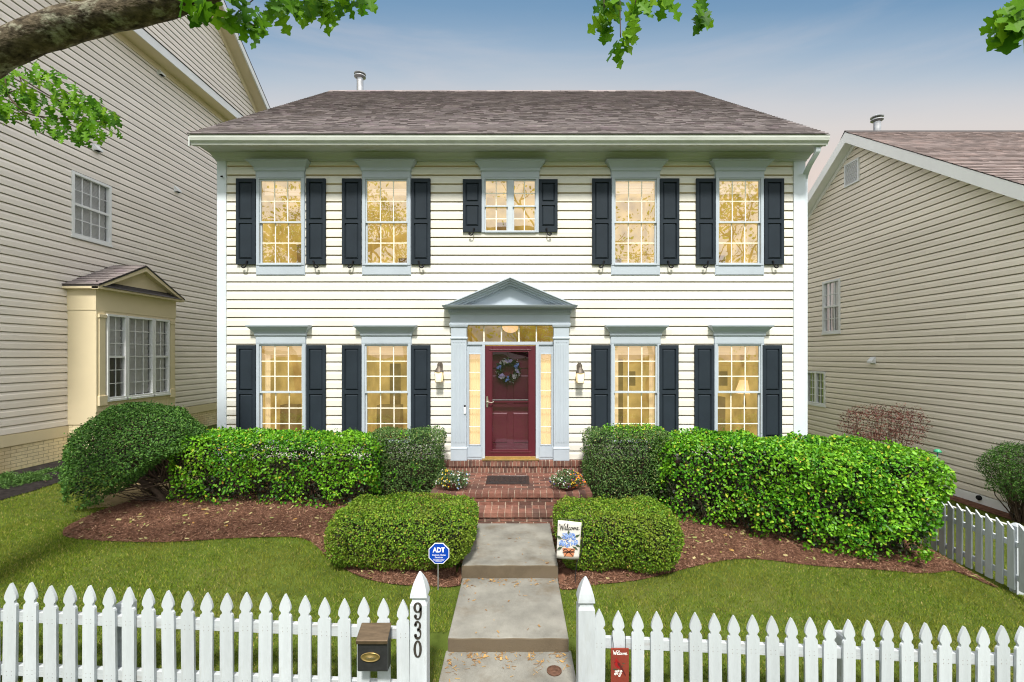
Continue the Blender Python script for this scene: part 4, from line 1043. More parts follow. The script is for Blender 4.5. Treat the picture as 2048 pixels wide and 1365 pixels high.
# ---------------------------------------------------------------- concrete walk in three stepped slabs
def slab(y0, y1, z, th, dx0=0.0, dx1=0.0, wob=0.006):
    """y0 front, y1 back"""
    mb = MB(); n = 24
    xs = [WX0+dx0+(WX1+dx1-WX0-dx0)*i/n for i in range(n+1)]
    fr = [(x, y0+wob*math.sin(i*0.9+y0)*0.6) for i, x in enumerate(xs)]
    mb.prism([(x, y) for x, y in fr]+[(xs[-1], y1), (xs[0], y1)], lambda u, w, d: (u, w, d), z-th, z)
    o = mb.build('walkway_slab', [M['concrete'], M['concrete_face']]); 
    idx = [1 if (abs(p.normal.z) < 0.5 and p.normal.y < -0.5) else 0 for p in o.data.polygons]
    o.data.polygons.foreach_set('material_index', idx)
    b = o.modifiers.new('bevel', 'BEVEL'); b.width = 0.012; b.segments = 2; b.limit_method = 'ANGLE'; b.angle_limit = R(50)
    return o
walk = []
y1s = F/168.3-D; y2s = F/213.5-D
for o in (slab(y1s, -1.66, 0.285, 0.3), slab(y2s, y1s+0.03, 0.13, 0.3, 0.01, -0.005), slab(-6.6, y2s+0.03, 0.0, 0.2, -0.01, 0.02)):
    o.name = 'walkway'; tag(o, kind='structure')
mb = MB(); ccx, ccy = X(1108.5, -4.55), 0
d_ = None
cx_, cy_ = gpx(1108, 1343); s_ = F/(2.78/((1343-CY)/F))/F
yy = F*2.78/(1343-CY) - D; xx = (1108.5-CX)/S(yy)
mb.lathe((xx, yy, 0.0), [(0.0, 0.0), (0.066, 0.001), (0.066, 0.009), (0.056, 0.012), (0.054, 0.007), (0.02, 0.008), (0.012, 0.014), (0, 0.014)], 22)
mb.box(xx-0.03, xx+0.03, yy-0.006, yy+0.006, 0.008, 0.016)
tag(mb.build('drain_cap', M['rust']), 'round rusty iron cap set in the concrete walk near the gate', 'drain cap')

# ---------------------------------------------------------------- fences
SFN = S(-4.836)
def fsl(x): return E - (1168+(x-(20-CX)/SFN)*SFN*0.0444-CY)/SFN     # height of the picket tips along the front fence
YFEN = -4.79
PROF = [(0.0, 0.003), (0.03, 0.019), (0.06, 0.033), (0.09, 0.043), (0.112, 0.0465), (0.125, 0.044), (0.133, 0.036), (0.145, 0.031), (0.157, 0.034), (0.166, 0.045), (0.18, 0.050), (0.86, 0.050)]
mb = MB(); out = [(h, -d) for d, h in PROF]; poly = out + [(-a, b) for a, b in out[::-1]]
mb.prism_y(poly, -0.011, 0.011); mb.cur = 1
for hz in (-0.262, -0.292, -0.69, -0.72):
    for hx_ in (-0.018, 0.02): mb.lathe((hx_, -0.0105, hz), [(0.0032, 0), (0.0024, -0.0018), (0, -0.002)], 7, 'y')
picket0 = mb
def front_fence(name, xa, xb, xs, label, xpost, loc):
    t = thing(name, loc, label, 'fence', 'white picket fences along the front')
    for i, x in enumerate(xs):
        if i == 0:
            o = picket0.build('picket', [M['fence'], M['nail']], t, bevel=0.003); first = o
        else:
            o = first.copy(); COL.objects.link(o); o.parent = t; WLOC[o.name] = Vector()
        o.location = Vector((x, YFEN-0.035, fsl(x)+random.uniform(-0.011, 0.011))) - Vector(loc)
        o.rotation_euler = (0, random.uniform(-0.014, 0.014), random.uniform(-0.05, 0.05))
    for dz, nm in ((0.232, 'top'), (0.66, 'low')):
        mb = MB()
        ends = [(x, fsl(x)-dz) for x in (xa, xb)]
        mb.prism_y([(ends[0][0], ends[0][1]-0.085), (ends[1][0], ends[1][1]-0.085), ends[1], ends[0]], YFEN-0.022, YFEN+0.016)
        mb.build('rail', M['fencedirt'], t, bevel=0.003)
    mb = MB(); zt_ = fsl(xpost)-0.155
    mb.sqloft(xpost, YFEN+0.07, [(zt_-1.1, 0.05), (zt_-0.03, 0.05), (zt_-0.01, 0.045), (zt_, 0.02)])
    mb.build('fence_post', M['fencedirt'], t)
    return t
sp = 39.25/SFN
xsL = [(20-CX)/SFN+sp*i for i in range(21)]; xsL = [xsL[0]-sp*k for k in range(14, 0, -1)]+xsL
sp2 = 38.5/SFN
xsR = [(1199-CX)/SFN+sp2*i for i in range(36)]
YG = YFEN-0.005
fl = front_fence('picket_fence', xsL[0]-0.1, -0.72, xsL, 'white picket fence left of the walk with house number gate post', -3.19, (-2.5, YFEN, 0.05))
frt = front_fence('picket_fence', 0.50, xsR[-1]+0.1, xsR, 'white picket fence right of the walk with plain gate post', (1692-CX)/247, (2.3, YFEN, -0.1))
def gate_post(t, x, ztip):
    mb = MB()
    mb.sqloft(x, YG, [(ztip-d, h) for d, h in [(0, 0.005), (0.012, 0.012), (0.04, 0.027), (0.08, 0.044), (0.12, 0.056), (0.155, 0.064), (0.178, 0.067), (0.184, 0.066), (0.186, 0.054), (0.205, 0.052), (0.216, 0.055), (0.238, 0.066), (1.3, 0.066)]])
    return mb.build('gate_post', M['fence'], t, bevel=0.003)
xg1, xg2 = X(836.5, YG-0.066), X(1173.5, YG-0.066)
gp = gate_post(fl, xg1, Z(1143, YG)); gp2 = gate_post(frt, xg2, Z(1153, YG))
# house number on the post: thick and thin strokes
def stroke_digit(paths, cx, zc_, w, h, y):
    mb = MB()
    for pts, wd in paths:
        sm = smooth_path([(cx+p[0]*w/2, zc_+p[1]*h/2) for p in pts], 5)
        mb.ribbon(sm, wd, y, y+0.006)
    return mb
yn = YG-0.0725
ob = [(math.cos(a), math.sin(a)) for a in np.linspace(0, 2*PI, 17)]
WV = lambda lo, hi, f: (lambda t: lo+(hi-lo)*abs(math.cos(f*t)))
ring = lambda cx, cz, rx, rz, a0=0, a1=2*PI, n=18: [(cx+rx*math.cos(a), cz+rz*math.sin(a)) for a in np.linspace(a0, a1, n)]
digits = {'9': [(ring(0, 0.40, 0.72, 0.50), WV(0.007, 0.019, 2*PI)), ([(0.72, 0.40), (0.74, -0.1), (0.66, -0.55), (0.3, -0.86), (-0.2, -0.88), (-0.55, -0.70)], WV(0.009, 0.018, 2.2)), (ring(-0.52, -0.58, 0.14, 0.09), 0.014)],
          '3': [([(-0.55, 0.62), (-0.35, 0.85), (0.1, 0.92), (0.5, 0.72), (0.55, 0.42), (0.3, 0.14), (-0.1, 0.04)], WV(0.008, 0.018, 4.0)), ([(-0.1, 0.04), (0.4, -0.02), (0.70, -0.32), (0.62, -0.68), (0.25, -0.90), (-0.25, -0.88), (-0.55, -0.68)], WV(0.008, 0.018, 3.6)), (ring(-0.5, 0.60, 0.13, 0.08), 0.014), (ring(-0.5, -0.62, 0.13, 0.08), 0.014)],
          '0': [(ring(0, 0, 0.70, 0.88, 0, 2*PI, 24), WV(0.008, 0.019, 2*PI))]}
M['number'] = pmat('dark_bronze_number', (0.055, 0.048, 0.042), 0.5, 0.2, 20, metal=0.3)
for ch, py in (('9', 1223), ('3', 1261), ('0', 1299)):
    stroke_digit(digits[ch], xg1-0.004, Z(py, yn), 0.066, 0.140, yn).build('house_number', M['number'], gp)

# side fence: dog-eared pickets that step down along x = 6.3
XF = 6.3
sf = thing('side_fence', (XF, -2.8, -0.25), 'white side fence of slant topped pickets running back beside the right hedge', 'fence')
ztop = lambda y: 2.78-0.337*XF+0.0+(-0.010)*(y+2.5)
first = None; y = -0.35; n = 0
while y > -4.65:
    if first is None:
        mb = MB(); mb.prism([(-0.044, -0.085), (0.044, 0.0), (0.044, -0.84), (-0.044, -0.84)], lambda u, w, d: (d, u, w), -0.011, 0.011)
        first = o = mb.build('picket', M['fence'], sf, bevel=0.003)
    else: o = first.copy(); COL.objects.link(o); o.parent = sf
    o.location = Vector((XF, y, ztop(y)+random.uniform(-0.008, 0.008)))-Vector((XF, -2.8, -0.25)); o.rotation_euler = (random.uniform(-0.01, 0.01), 0, random.uniform(-0.05, 0.05))
    y -= 0.134; n += 1
for dz in (0.24, 0.66):
    mb = MB(); mb.box(XF+0.013, XF+0.05, -4.7, -0.3, ztop(-2.5)-dz-0.07, ztop(-2.5)-dz); mb.build('rail', M['fence'], sf, bevel=0.003)
for yy_ in (-0.5, -2.6, -4.7):
    mb = MB(); mb.sqloft(XF+0.10, yy_, [(-0.9, 0.045), (ztop(yy_)-0.06, 0.045), (ztop(yy_)-0.03, 0.02)]); mb.build('fence_post', M['fence'], sf)

# ---------------------------------------------------------------- mailbox on the fence
ym = -4.95; mx0, mx1 = X(714.5, ym), X(774, ym); mz0, mz1 = Z(1347, ym), Z(1281, ym); myb = YFEN-0.050
mbx = thing('mailbox', ((mx0+mx1)/2, myb, mz0), 'black mailbox with bronze lid hung on the white picket fence', 'mailbox')
M['mailblack'] = pmat('black_enamel', (0.022, 0.023, 0.025), 0.42, 0.25, 20, 0.1, 60)
M['lidbronze'] = pmat('brushed_bronze_lid', (0.115, 0.083, 0.052), 0.45, 0.25, 10, metal=0.6, stretch=(1, 6, 1))
mb = MB()
for_ = [(ym, mz0+0.02), (ym+0.02, mz0), (myb, mz0), (myb, mz1+0.055), (ym, mz1)]
mb.prism(for_, lambda u, w, d: (d, u, w), mx0, mx1); mb.build('box', M['mailblack'], mbx, bevel=0.004)
mb = MB()
mb.hexa([(mx0-0.008, ym-0.014, mz1-0.002), (mx1+0.008, ym-0.014, mz1-0.002), (mx1+0.004, myb+0.002, mz1+0.06), (mx0-0.004, myb+0.002, mz1+0.06), (mx0-0.008, ym-0.014, mz1+0.006), (mx1+0.008, ym-0.014, mz1+0.006), (mx1+0.004, myb+0.002, mz1+0.07), (mx0-0.004, myb+0.002, mz1+0.07)])
mb.box(mx0-0.008, mx1+0.008, ym-0.016, ym-0.006, mz1-0.022, mz1+0.004)
mb.build('lid', M['lidbronze'], mbx, bevel=0.003)
mb = MB(); ox, oz = X(741, ym), Z(1314, ym)
rings = []
for k, d in ((1.0, 0.0), (1.0, 0.006), (0.93, 0.010), (0.88, 0.006), (0.55, 0.008), (0.0, 0.012)):
    rings.append([(ox+0.074*k*math.cos(a), ym-0.001-d, oz+0.036*k*math.sin(a)) for a in np.linspace(0, 2*PI, 29)[:-1]])
mb.loft(rings); pl = mb.build('oval_plate', M['brass'], mbx, smooth=True)
mb = MB()
for k in range(4):
    x = ox-0.026+k*0.016; mb.ribbon(smooth_path([(x, oz-0.008), (x+0.004, oz+0.006), (x+0.009, oz-0.008), (x+0.014, oz+0.002)], 4), 0.003, ym-0.0145, ym-0.012)
mb.build('raised_script', M['nickel'], pl)

# ---------------------------------------------------------------- lettering
WELCOME = [[(0, 1.35), (.1, 1.5), (.25, 1.2), (.38, 0), (.75, 1.1), (1.0, 0.0), (1.3, 1.0), (1.5, 1.55), (1.75, 1.65)],
 [(1.42, .3), (1.7, .42), (1.85, .72), (1.68, .82), (1.5, .45), (1.65, .05), (2.0, .15), (2.3, .85), (2.42, 1.5), (2.28, 1.6), (2.17, .8), (2.25, .08), (2.5, .08)],
 [(2.98, .62), (2.85, .74), (2.6, .5), (2.65, .1), (2.95, .08), (3.15, .32)],
 [(3.42, .72), (3.22, .6), (3.15, .2), (3.38, .02), (3.6, .3), (3.55, .65), (3.42, .72), (3.6, .56), (3.85, .62)],
 [(3.85, .68), (3.9, .3), (3.9, .0), (4.05, .55), (4.2, .7), (4.25, .3), (4.25, .0), (4.4, .55), (4.55, .7), (4.6, .2), (4.75, .05), (5.0, .3), (5.15, .7), (5.0, .82), (4.85, .45), (5.0, .05), (5.5, .25)]]
def welcome(mb, cx, cz, width, y, pen, fn=None, tilt=0.0):
    k = width/5.5
    for path in WELCOME:
        pts = [(cx+(p[0]-2.75)*k, cz+(p[1]-0.75)*k+tilt*(p[0]-2.75)*k) for p in path]
        mb.ribbon(smooth_path(pts, 5), lambda t: pen*(0.75+0.5*abs(math.sin(t*9))), y)
def text_obj(txt, cx, cz, h, y, mat, parent, bold=0.0, width=None, name='lettering'):
    cu = bpy.data.curves.new('t', 'FONT'); cu.body = txt; cu.size = 1; cu.offset = bold; cu.align_x = 'CENTER'; cu.resolution_u = 3
    o = bpy.data.objects.new('t', cu); COL.objects.link(o)
    dg = bpy.context.evaluated_depsgraph_get(); dg.update()
    me = bpy.data.meshes.new_from_object(o.evaluated_get(dg)); bpy.data.objects.remove(o)
    xs = [v.co.x for v in me.vertices]; ys = [v.co.y for v in me.vertices]
    w0 = max(xs)-min(xs); h0 = max(ys)-min(ys); sy = h/h0; sx = (width/w0) if width else sy
    mx, my = (max(xs)+min(xs))/2, (max(ys)+min(ys))/2
    for v in me.vertices: v.co = ((v.co.x-mx)*sx+cx, y, (v.co.y-my)*sy+cz)
    me.materials.append(mat); me.name = name
    return link_mesh(name, me, parent)

# red hanging sign
yr = -4.865; rx0, rx1 = X(1221.5, yr), X(1257.5, yr); rz1 = Z(1297, yr); rz0 = rz1-0.36
rs = thing('hanging_sign', ((rx0+rx1)/2, yr, rz0), 'narrow red Welcome sign with cardinal bird hanging on the picket fence', 'sign')
M['redsign'] = pmat('brick_red_board', (0.20, 0.040, 0.026), 0.7, 0.12, 6, 0.1, 50, spec=0.1)
M['paintwhite'] = pmat('white_lettering', (0.8, 0.8, 0.78), 0.6, 0.02)
M['birdred'] = pmat('cardinal_red', (0.28, 0.008, 0.01), 0.6, 0.3, 40); M['birddark'] = pmat('dark_red_wing', (0.09, 0.012, 0.012), 0.6, 0.3, 40)
M['leafdark'] = pmat('painted_leaf', (0.04, 0.07, 0.035), 0.7, 0.3, 30)
mb = MB(); mb.box(rx0, rx1, yr-0.005, yr+0.007, rz0, rz1); bd = mb.build('board', M['redsign'], rs, bevel=0.002)
mb = MB(); welcome(mb, (rx0+rx1)/2+0.002, rz1-0.032, 0.112, yr-0.0058, 0.0042, tilt=-0.02); mb.build('lettering', M['paintwhite'], bd)
mb = MB(); bx, bz = (rx0+rx1)/2-0.012, rz1-0.115; yb = yr-0.0062
body = [(-0.032, 0.012), (-0.024, 0.03), (-0.010, 0.046), (-0.008, 0.026), (0.006, 0.012), (0.020, -0.018), (0.014, -0.034), (-0.002, -0.038), (-0.020, -0.024), (-0.030, -0.004)]
mb.add([(bx+a, yb, bz+b) for a, b in body], [tuple(range(len(body)))])
mb.cur = 1; wing = [(-0.008, 0.012), (0.010, 0.004), (0.030, -0.030), (0.054, -0.082), (0.060, -0.098), (0.050, -0.094), (0.030, -0.062), (0.010, -0.030), (-0.004, -0.012)]
mb.add([(bx+a, yb-0.0006, bz+b) for a, b in wing], [tuple(range(len(wing)))])
mask = [(-0.032, 0.012), (-0.022, 0.016), (-0.022, 0.004), (-0.030, 0.0)]; mb.add([(bx+a, yb-0.0008, bz+b) for a, b in mask], [(0, 1, 2, 3)])
mb.cur = 3
for a, b, r in ((-0.03, -0.045, 0.016), (-0.005, -0.052, 0.018), (0.03, -0.02, 0.012), (0.04, 0.0, 0.012)):
    mb.add([(bx+a-r, yb-0.0003, bz+b), (bx+a, yb-0.0003, bz+b-r*0.35), (bx+a+r, yb-0.0003, bz+b), (bx+a, yb-0.0003, bz+b+r*0.35)], [(0, 1, 2, 3)])
mb.cur = 2
for a, b in ((-0.02, -0.062), (0.0, -0.058), (-0.010, -0.078), (0.016, -0.078), (0.008, -0.095), (-0.024, -0.082), (0.022, -0.06)):
    for k in range(5):
        an = k*2*PI/5; mb.disc((bx+a+0.006*math.cos(an), yb-0.0012, bz+b+0.006*math.sin(an)), 0.0038, 'y', 7)
mb.build('painted_bird', [M['birdred'], M['birddark'], M['paintwhite'], M['leafdark']], bd)
mb = MB(); px_ = xsR[1]
for s, xx_ in ((-1, rx0+0.025), (1, rx1-0.025)): mb.tube([(xx_, yr-0.002, rz1-0.004), (px_+s*0.053, YFEN-0.05, Z(1275, yr)), (px_+s*0.048, YFEN-0.03, Z(1262, yr))], 0.0022, 5)
mb.build('cord', M['iron'], rs)

# ADT style yard sign
gy = gpx(876, 1173); yA = gy[1]-0.06; xA = X(878, yA); zA = Z(1107, yA); rA = 22.3/S(yA)
ys_ = thing('yard_sign', (X(876, yA), yA, G(gy[0], yA)), 'blue octagonal security sign on a thin metal stake by the walk', 'sign')
M['signwhite'] = pmat('sign_white', (0.75, 0.76, 0.78), 0.7, 0.02, spec=0.1); M['signblue'] = pmat('sign_blue', (0.004, 0.05, 0.36), 0.7, 0.05, spec=0.08)
def octo(r, y, z): return [(xA+r*math.cos(PI/8+k*PI/4), y, zA+r*math.sin(PI/8+k*PI/4)) for k in range(8)]
mb = MB(); mb.loft([octo(rA, yA-0.004, 0), octo(rA, yA+0.003, 0)]); bo = mb.build('board', M['signwhite'], ys_)
mb = MB(); mb.add(octo(rA*0.93, yA-0.0048, 0), [tuple(range(8))]); mb.build('blue_face', M['signblue'], bo)
yl = yA-0.0056
text_obj('ADT', xA-0.002, zA+rA*0.32, rA*0.46, yl, M['signwhite'], bo, 0.035, rA*1.10)
text_obj('Custom Home', xA, zA-rA*0.13, rA*0.16, yl, M['signwhite'], bo, 0.012, rA*1.2); text_obj('Services', xA, zA-rA*0.34, rA*0.14, yl, M['signwhite'], bo, 0.012, rA*0.72)
mb = MB()
for zz_, w_ in ((-0.52, 1.05), (-0.61, 0.95), (-0.70, 0.6)):
    for k in range(9): mb.box(xA+(-0.5+k/9)*rA*w_, xA+(-0.5+(k+0.72)/9)*rA*w_, yl, yl+0.0004, zA+rA*zz_-0.0025, zA+rA*zz_+0.0025)
mb.build('small_print', M['signwhite'], bo)
mb = MB(); mb.box(X(876, yA)-0.006, X(876, yA)+0.006, yA+0.003, yA+0.007, G(gy[0], yA)-0.03, zA+rA*0.5); mb.build('stake', M['twiggrey'] if False else M['galv'], ys_)

# garden flag
gf = gpx(1150, 1166); gf = (gf[0]*(gf[1]-0.05+D)/(gf[1]+D), gf[1]-0.05); yg_ = gf[1]
gl = thing('garden_flag', (gf[0], yg_, G(*gf)), 'cream Welcome garden flag with blue hydrangeas on a black stand', 'flag')
M['flagcloth'] = pmat('cream_flag_cloth', (0.60, 0.58, 0.53), 0.8, 0.04, 8)
M['inkblack'] = pmat('black_ink', (0.012, 0.012, 0.012), 0.7, 0.1)
M['hyd1'] = pmat('hydrangea_blue', (0.16, 0.28, 0.60), 0.8, 0.2, 60, island=[(0, (0.07, 0.13, 0.38)), (0.5, (0.18, 0.30, 0.62)), (1, (0.42, 0.55, 0.80))])
M['terracotta'] = pmat('painted_clay_pot', (0.48, 0.19, 0.09), 0.8, 0.25, 25)
fx = lambda px: X(px, yg_-0.01); fz = lambda py: Z(py, yg_-0.01)
TL, TR, BR_, BL = (1116, 1041), (1163, 1045), (1158, 1119.5), (1113, 1117)
n = 10; vs = []; fs = []
for j in range(n+1):
    for i in range(n+1):
        u, v = i/n, j/n
        a = [(TL[k]*(1-u)+TR[k]*u)*(1-v)+(BL[k]*(1-u)+BR_[k]*u)*v for k in (0, 1)]
        vs.append((fx(a[0]), yg_-0.012+0.006*math.sin(u*5+v*2), fz(a[1])))
fs = [(j*(n+1)+i, j*(n+1)+i+1, (j+1)*(n+1)+i+1, (j+1)*(n+1)+i) for j in range(n) for i in range(n)]
mb = MB(); mb.add(vs, fs); ban = mb.build('banner', M['flagcloth'], gl, smooth=True)
so = ban.modifiers.new('s', 'SOLIDIFY'); so.thickness = 0.002; so.offset = 1
yq = yg_-0.0205
mb = MB(); kx = lambda zx: 640+zx*560/2048
welcome(mb, fx(1138.5), fz(1054), 0.236, yq, 0.0058, tilt=-0.04); mb.build('lettering', M['inkblack'], ban)
mb = MB(); sF = S(yg_)
for px, py, r in ((1130, 1072, 6.5), (1143, 1072.5, 7), (1124, 1086, 6), (1136, 1087, 8), (1149, 1083, 6.5)):
    for k in range(46):
        a = random.uniform(0, 2*PI); q = r*math.sqrt(random.random())
        mb.disc((fx(px+q*math.cos(a)), yq-0.0004-0.00002*k, fz(py+q*math.sin(a))), 1.25/sF, 'y', 6)
mb.cur = 1
for px, py, a in ((1118, 1074, 2.6), (1154, 1072, 0.5), (1119, 1096, 3.6), (1155, 1091, -0.4), (1137, 1066, 1.5), (1150, 1096, -0.6)):
    L_ = 7; c_, s_ = math.cos(a), math.sin(a)
    mb.add([(fx(px+u*c_-w*s_), yq-0.0002, fz(py-u*s_-w*c_)) for u, w in ((-L_, 0), (0, -2.6), (L_, 0), (0, 2.6))], [(0, 1, 2, 3)])
mb.cur = 2
pp = [(1124.5, 1095), (1150, 1097), (1146.5, 1113.5), (1128, 1112)]; mb.add([(fx(a), yq-0.0012, fz(b)) for a, b in pp], [(0, 1, 2, 3)])
mb.cur = 3
for pts in ([(1137, 1103), (1131, 1098), (1127, 1101), (1137, 1103), (1144, 1098), (1148, 1102), (1137, 1103)], [(1137, 1103), (1132, 1108), (1129, 1113)], [(1137, 1103), (1142, 1108), (1146, 1113)], [(1125, 1104), (1137, 1104.5), (1149, 1104)]):
    mb.ribbon(smooth_path([(fx(a), fz(b)) for a, b in pts], 4), 0.008, yq-0.0018)
mb.build('printed_flowers', [M['hyd1'], M['leafdark'], M['terracotta'], M['inkblack']], ban)
mb = MB()
mb.tube([(fx(1160), yg_+0.004, fz(1042)-0.0), (fx(1118), yg_+0.004, fz(1038.5)), ], 0.004, 6)
mb.tube(smooth_path([(fx(1160), yg_+0.004, fz(1042)), (fx(1166), yg_+0.004, fz(1044)), (fx(1164), yg_+0.006, fz(1100)), (gf[0]+0.02, yg_+0.008, fz(1130)), (gf[0], yg_+0.008, G(*gf)-0.03)], 5), 0.0045, 6)
mb.build('stand', M['blacksteel'], gl, smooth=True)

# doormat
mb = MB(); yb_, yf_ = F/112.8-D, F/120.3-D; xm0, xm1 = X(975, yb_), X(1057.5, yb_); zm_ = ZL+0.004
mb.box(xm0, xm1, yf_, yb_, zm_, zm_+0.010); mat_ = mb.build('doormat', M['matrub'], bevel=0.003); tag(mat_, 'dark embossed doormat lying on the brick porch at the front door', 'doormat')
mb = MB(); mxc, myc = (xm0+xm1)/2, (yb_+yf_)/2; hw_, hd_ = (xm1-xm0)/2, (yb_-yf_)/2
for q in (0.93, 0.84):
    pts = [(mxc-hw_*q, myc-hd_*q), (mxc+hw_*q, myc-hd_*q), (mxc+hw_*q, myc+hd_*q), (mxc-hw_*q, myc+hd_*q), (mxc-hw_*q, myc-hd_*q)]
    mb.tube([(a, b, zm_+0.011) for a, b in pts], 0.004, 5)
for k in range(7):
    cx_ = mxc+(k-3)*hw_*0.25
    for s in (-1, 1): mb.tube(smooth_path([(cx_-0.05, myc, zm_+0.011), (cx_-0.02, myc+s*hd_*0.55, zm_+0.011), (cx_+0.03, myc+s*hd_*0.5, zm_+0.011), (cx_+0.03, myc+s*hd_*0.15, zm_+0.011), (cx_, myc+s*hd_*0.2, zm_+0.011)], 4), 0.005, 5)
mb.build('embossing', M['blacksteel'], mat_)
# white edging pipe by the right house
mb = MB(); pts = [(8.45, 1.5, G(8.45, 1.5)+0.03), (8.42, 0.3, G(8.42, .3)+0.05), (8.46, -1.0, G(8.46, -1)+0.05), (8.42, -2.6, G(8.42, -2.6)+0.03)]
tag(mb.build('drain_hose', M['whitepaint']) if False else (lambda: (mb.tube(smooth_path(pts, 6), 0.018, 8), mb.build('garden_hose', M['trimR'], smooth=True))[1])(), 'white hose lying in the grass along the right house', 'hose')
# ================================================================ leaves
def unit(v): return v/np.maximum(np.linalg.norm(v, axis=1, keepdims=True), 1e-9)
def leaf_cloud(name, P, N, size, mat, parent, width=0.27, flat=0.8, up=0.25, mids=None):
    """two faces a leaf, folded on the midrib"""
    n = len(P)
    nn = unit(N+rng.normal(0, flat, (n, 3))+np.array([0, 0, up]))
    t = unit(np.cross(nn, rng.normal(0, 1, (n, 3)))+N*0.25)
    b = np.cross(nn, t)
    s = rng.uniform(size[0], size[1], (n, 1))
    tmpl = [(0, 0, 0), (.32, width, .07), (.72, width*.85, .06), (1, 0, -.05), (.72, -width*.85, .06), (.32, -width, .07)]
    V = np.stack([P+s*(a*t+c*b+d*nn) for a, c, d in tmpl], 1).reshape(-1, 3)
    o = np.arange(n)[:, None]*6
    Fc = np.stack([o+np.array([0, 1, 2, 3]), o+np.array([0, 3, 4, 5])], 1).reshape(-1, 4)
    return np_mesh(name, V, Fc, 4, mat, parent)
def sd_round(p, c, h, r):
    q = np.abs(p-np.array(c))-(np.array(h)-r)
    return np.linalg.norm(np.maximum(q, 0), axis=1)+np.minimum(q.max(1), 0)-r
def lumps(p, amp, f=3.0, ph=0.0):
    x, y, z = p[:, 0]*f, p[:, 1]*f, p[:, 2]*f
    return amp*(np.sin(x*1.7+y*1.1+ph)*np.sin(z*2.1+1+ph)+0.7*np.sin(x*3.3-z*2.2+ph*2)*np.sin(y*3.1+z+2)+0.5*np.sin(x*6.1+z*4.7)*np.sin(y*5.3-x*2+ph))
def shell_sample(sdf, lo, hi, n, depth=0.16, fall=0.05, gaps=None):
    """points near the skin of a clipped shrub, thinning inwards"""
    P = []; tot = 0
    while tot < n:
        p = rng.uniform(lo, hi, (n*4, 3)); d = sdf(p)
        k = (d < 0) & (d > -depth) & (rng.random(len(d)) < np.exp(d/fall))
        if gaps is not None: k &= rng.random(len(d)) < gaps(p)
        P.append(p[k]); tot += k.sum()
        if len(P) > 400: break
    P = np.concatenate(P)[:n]; e = 0.01
    N = np.stack([sdf(P+np.eye(3)[i]*e)-sdf(P-np.eye(3)[i]*e) for i in range(3)], 1)
    return P, unit(N)
def stems(name, roots, tips, parent, mat, r0=0.014, r1=0.003, wob=0.05, k=5):
    mb = MB()
    for a, b in zip(roots, tips):
        a, b = np.array(a), np.array(b); pts = [a+(b-a)*t+rng.normal(0, wob, 3)*math.sin(PI*t) for t in np.linspace(0, 1, k)]
        mb.tube(pts, [r0+(r1-r0)*t for t in np.linspace(0, 1, k)], 5, cap=False)
    return mb.build(name, mat, parent, smooth=True)
def ground_clip(f):
    return lambda p: np.where(p[:, 2] < g(p[:, 0], p[:, 1])+0.02, 1.0, f(p))
M['leaf_hedge'] = leafmat('glossy_hedge_leaf', [(0, (0.018, 0.101, 0.007)), (0.30, (0.049, 0.206, 0.008)), (0.62, (0.103, 0.330, 0.012)), (0.88, (0.196, 0.450, 0.020)), (0.965, (0.293, 0.479, 0.031)), (0.990, (0.539, 0.440, 0.051)), (1, (0.539, 0.259, 0.051))], 0.42, 0.25, (0.211, 0.450, 0.017), 1.6, spec=0.28)
M['leaf_dark'] = leafmat('small_dark_leaf', [(0, (0.026, 0.070, 0.015)), (0.35, (0.050, 0.121, 0.024)), (0.7, (0.088, 0.187, 0.040)), (0.93, (0.187, 0.297, 0.083)), (1, (0.374, 0.308, 0.132))], 0.5, 0.18, (0.116, 0.198, 0.055), 2.2, spec=0.25)
M['leaf_dome'] = leafmat('dome_shrub_leaf', [(0, (0.024, 0.070, 0.012)), (0.35, (0.046, 0.125, 0.020)), (0.7, (0.080, 0.195, 0.030)), (1, (0.14, 0.28, 0.05))], 0.5, 0.18, spec=0.22)
M['leaf_box'] = leafmat('boxwood_leaf', [(0, (0.034, 0.085, 0.006)), (0.3, (0.076, 0.170, 0.010)), (0.65, (0.138, 0.265, 0.016)), (0.93, (0.232, 0.360, 0.028)), (1, (0.310, 0.190, 0.040))], 0.5, 0.2, (0.189, 0.235, 0.028), 2.6, spec=0.22)
M['deadleaf'] = leafmat('dead_leaf', [(0, (0.05, 0.03, 0.02)), (0.6, (0.16, 0.075, 0.03)), (1, (0.30, 0.15, 0.06))], 0.8, 0.1)
M['inner'] = leafmat('shade_dark_inner_leaf', [(0, (0.010, 0.020, 0.006)), (0.6, (0.019, 0.036, 0.009)), (1, (0.032, 0.036, 0.013))], 0.6, 0.1)  # leaf colour darkened to paint the shade deep in the gaps

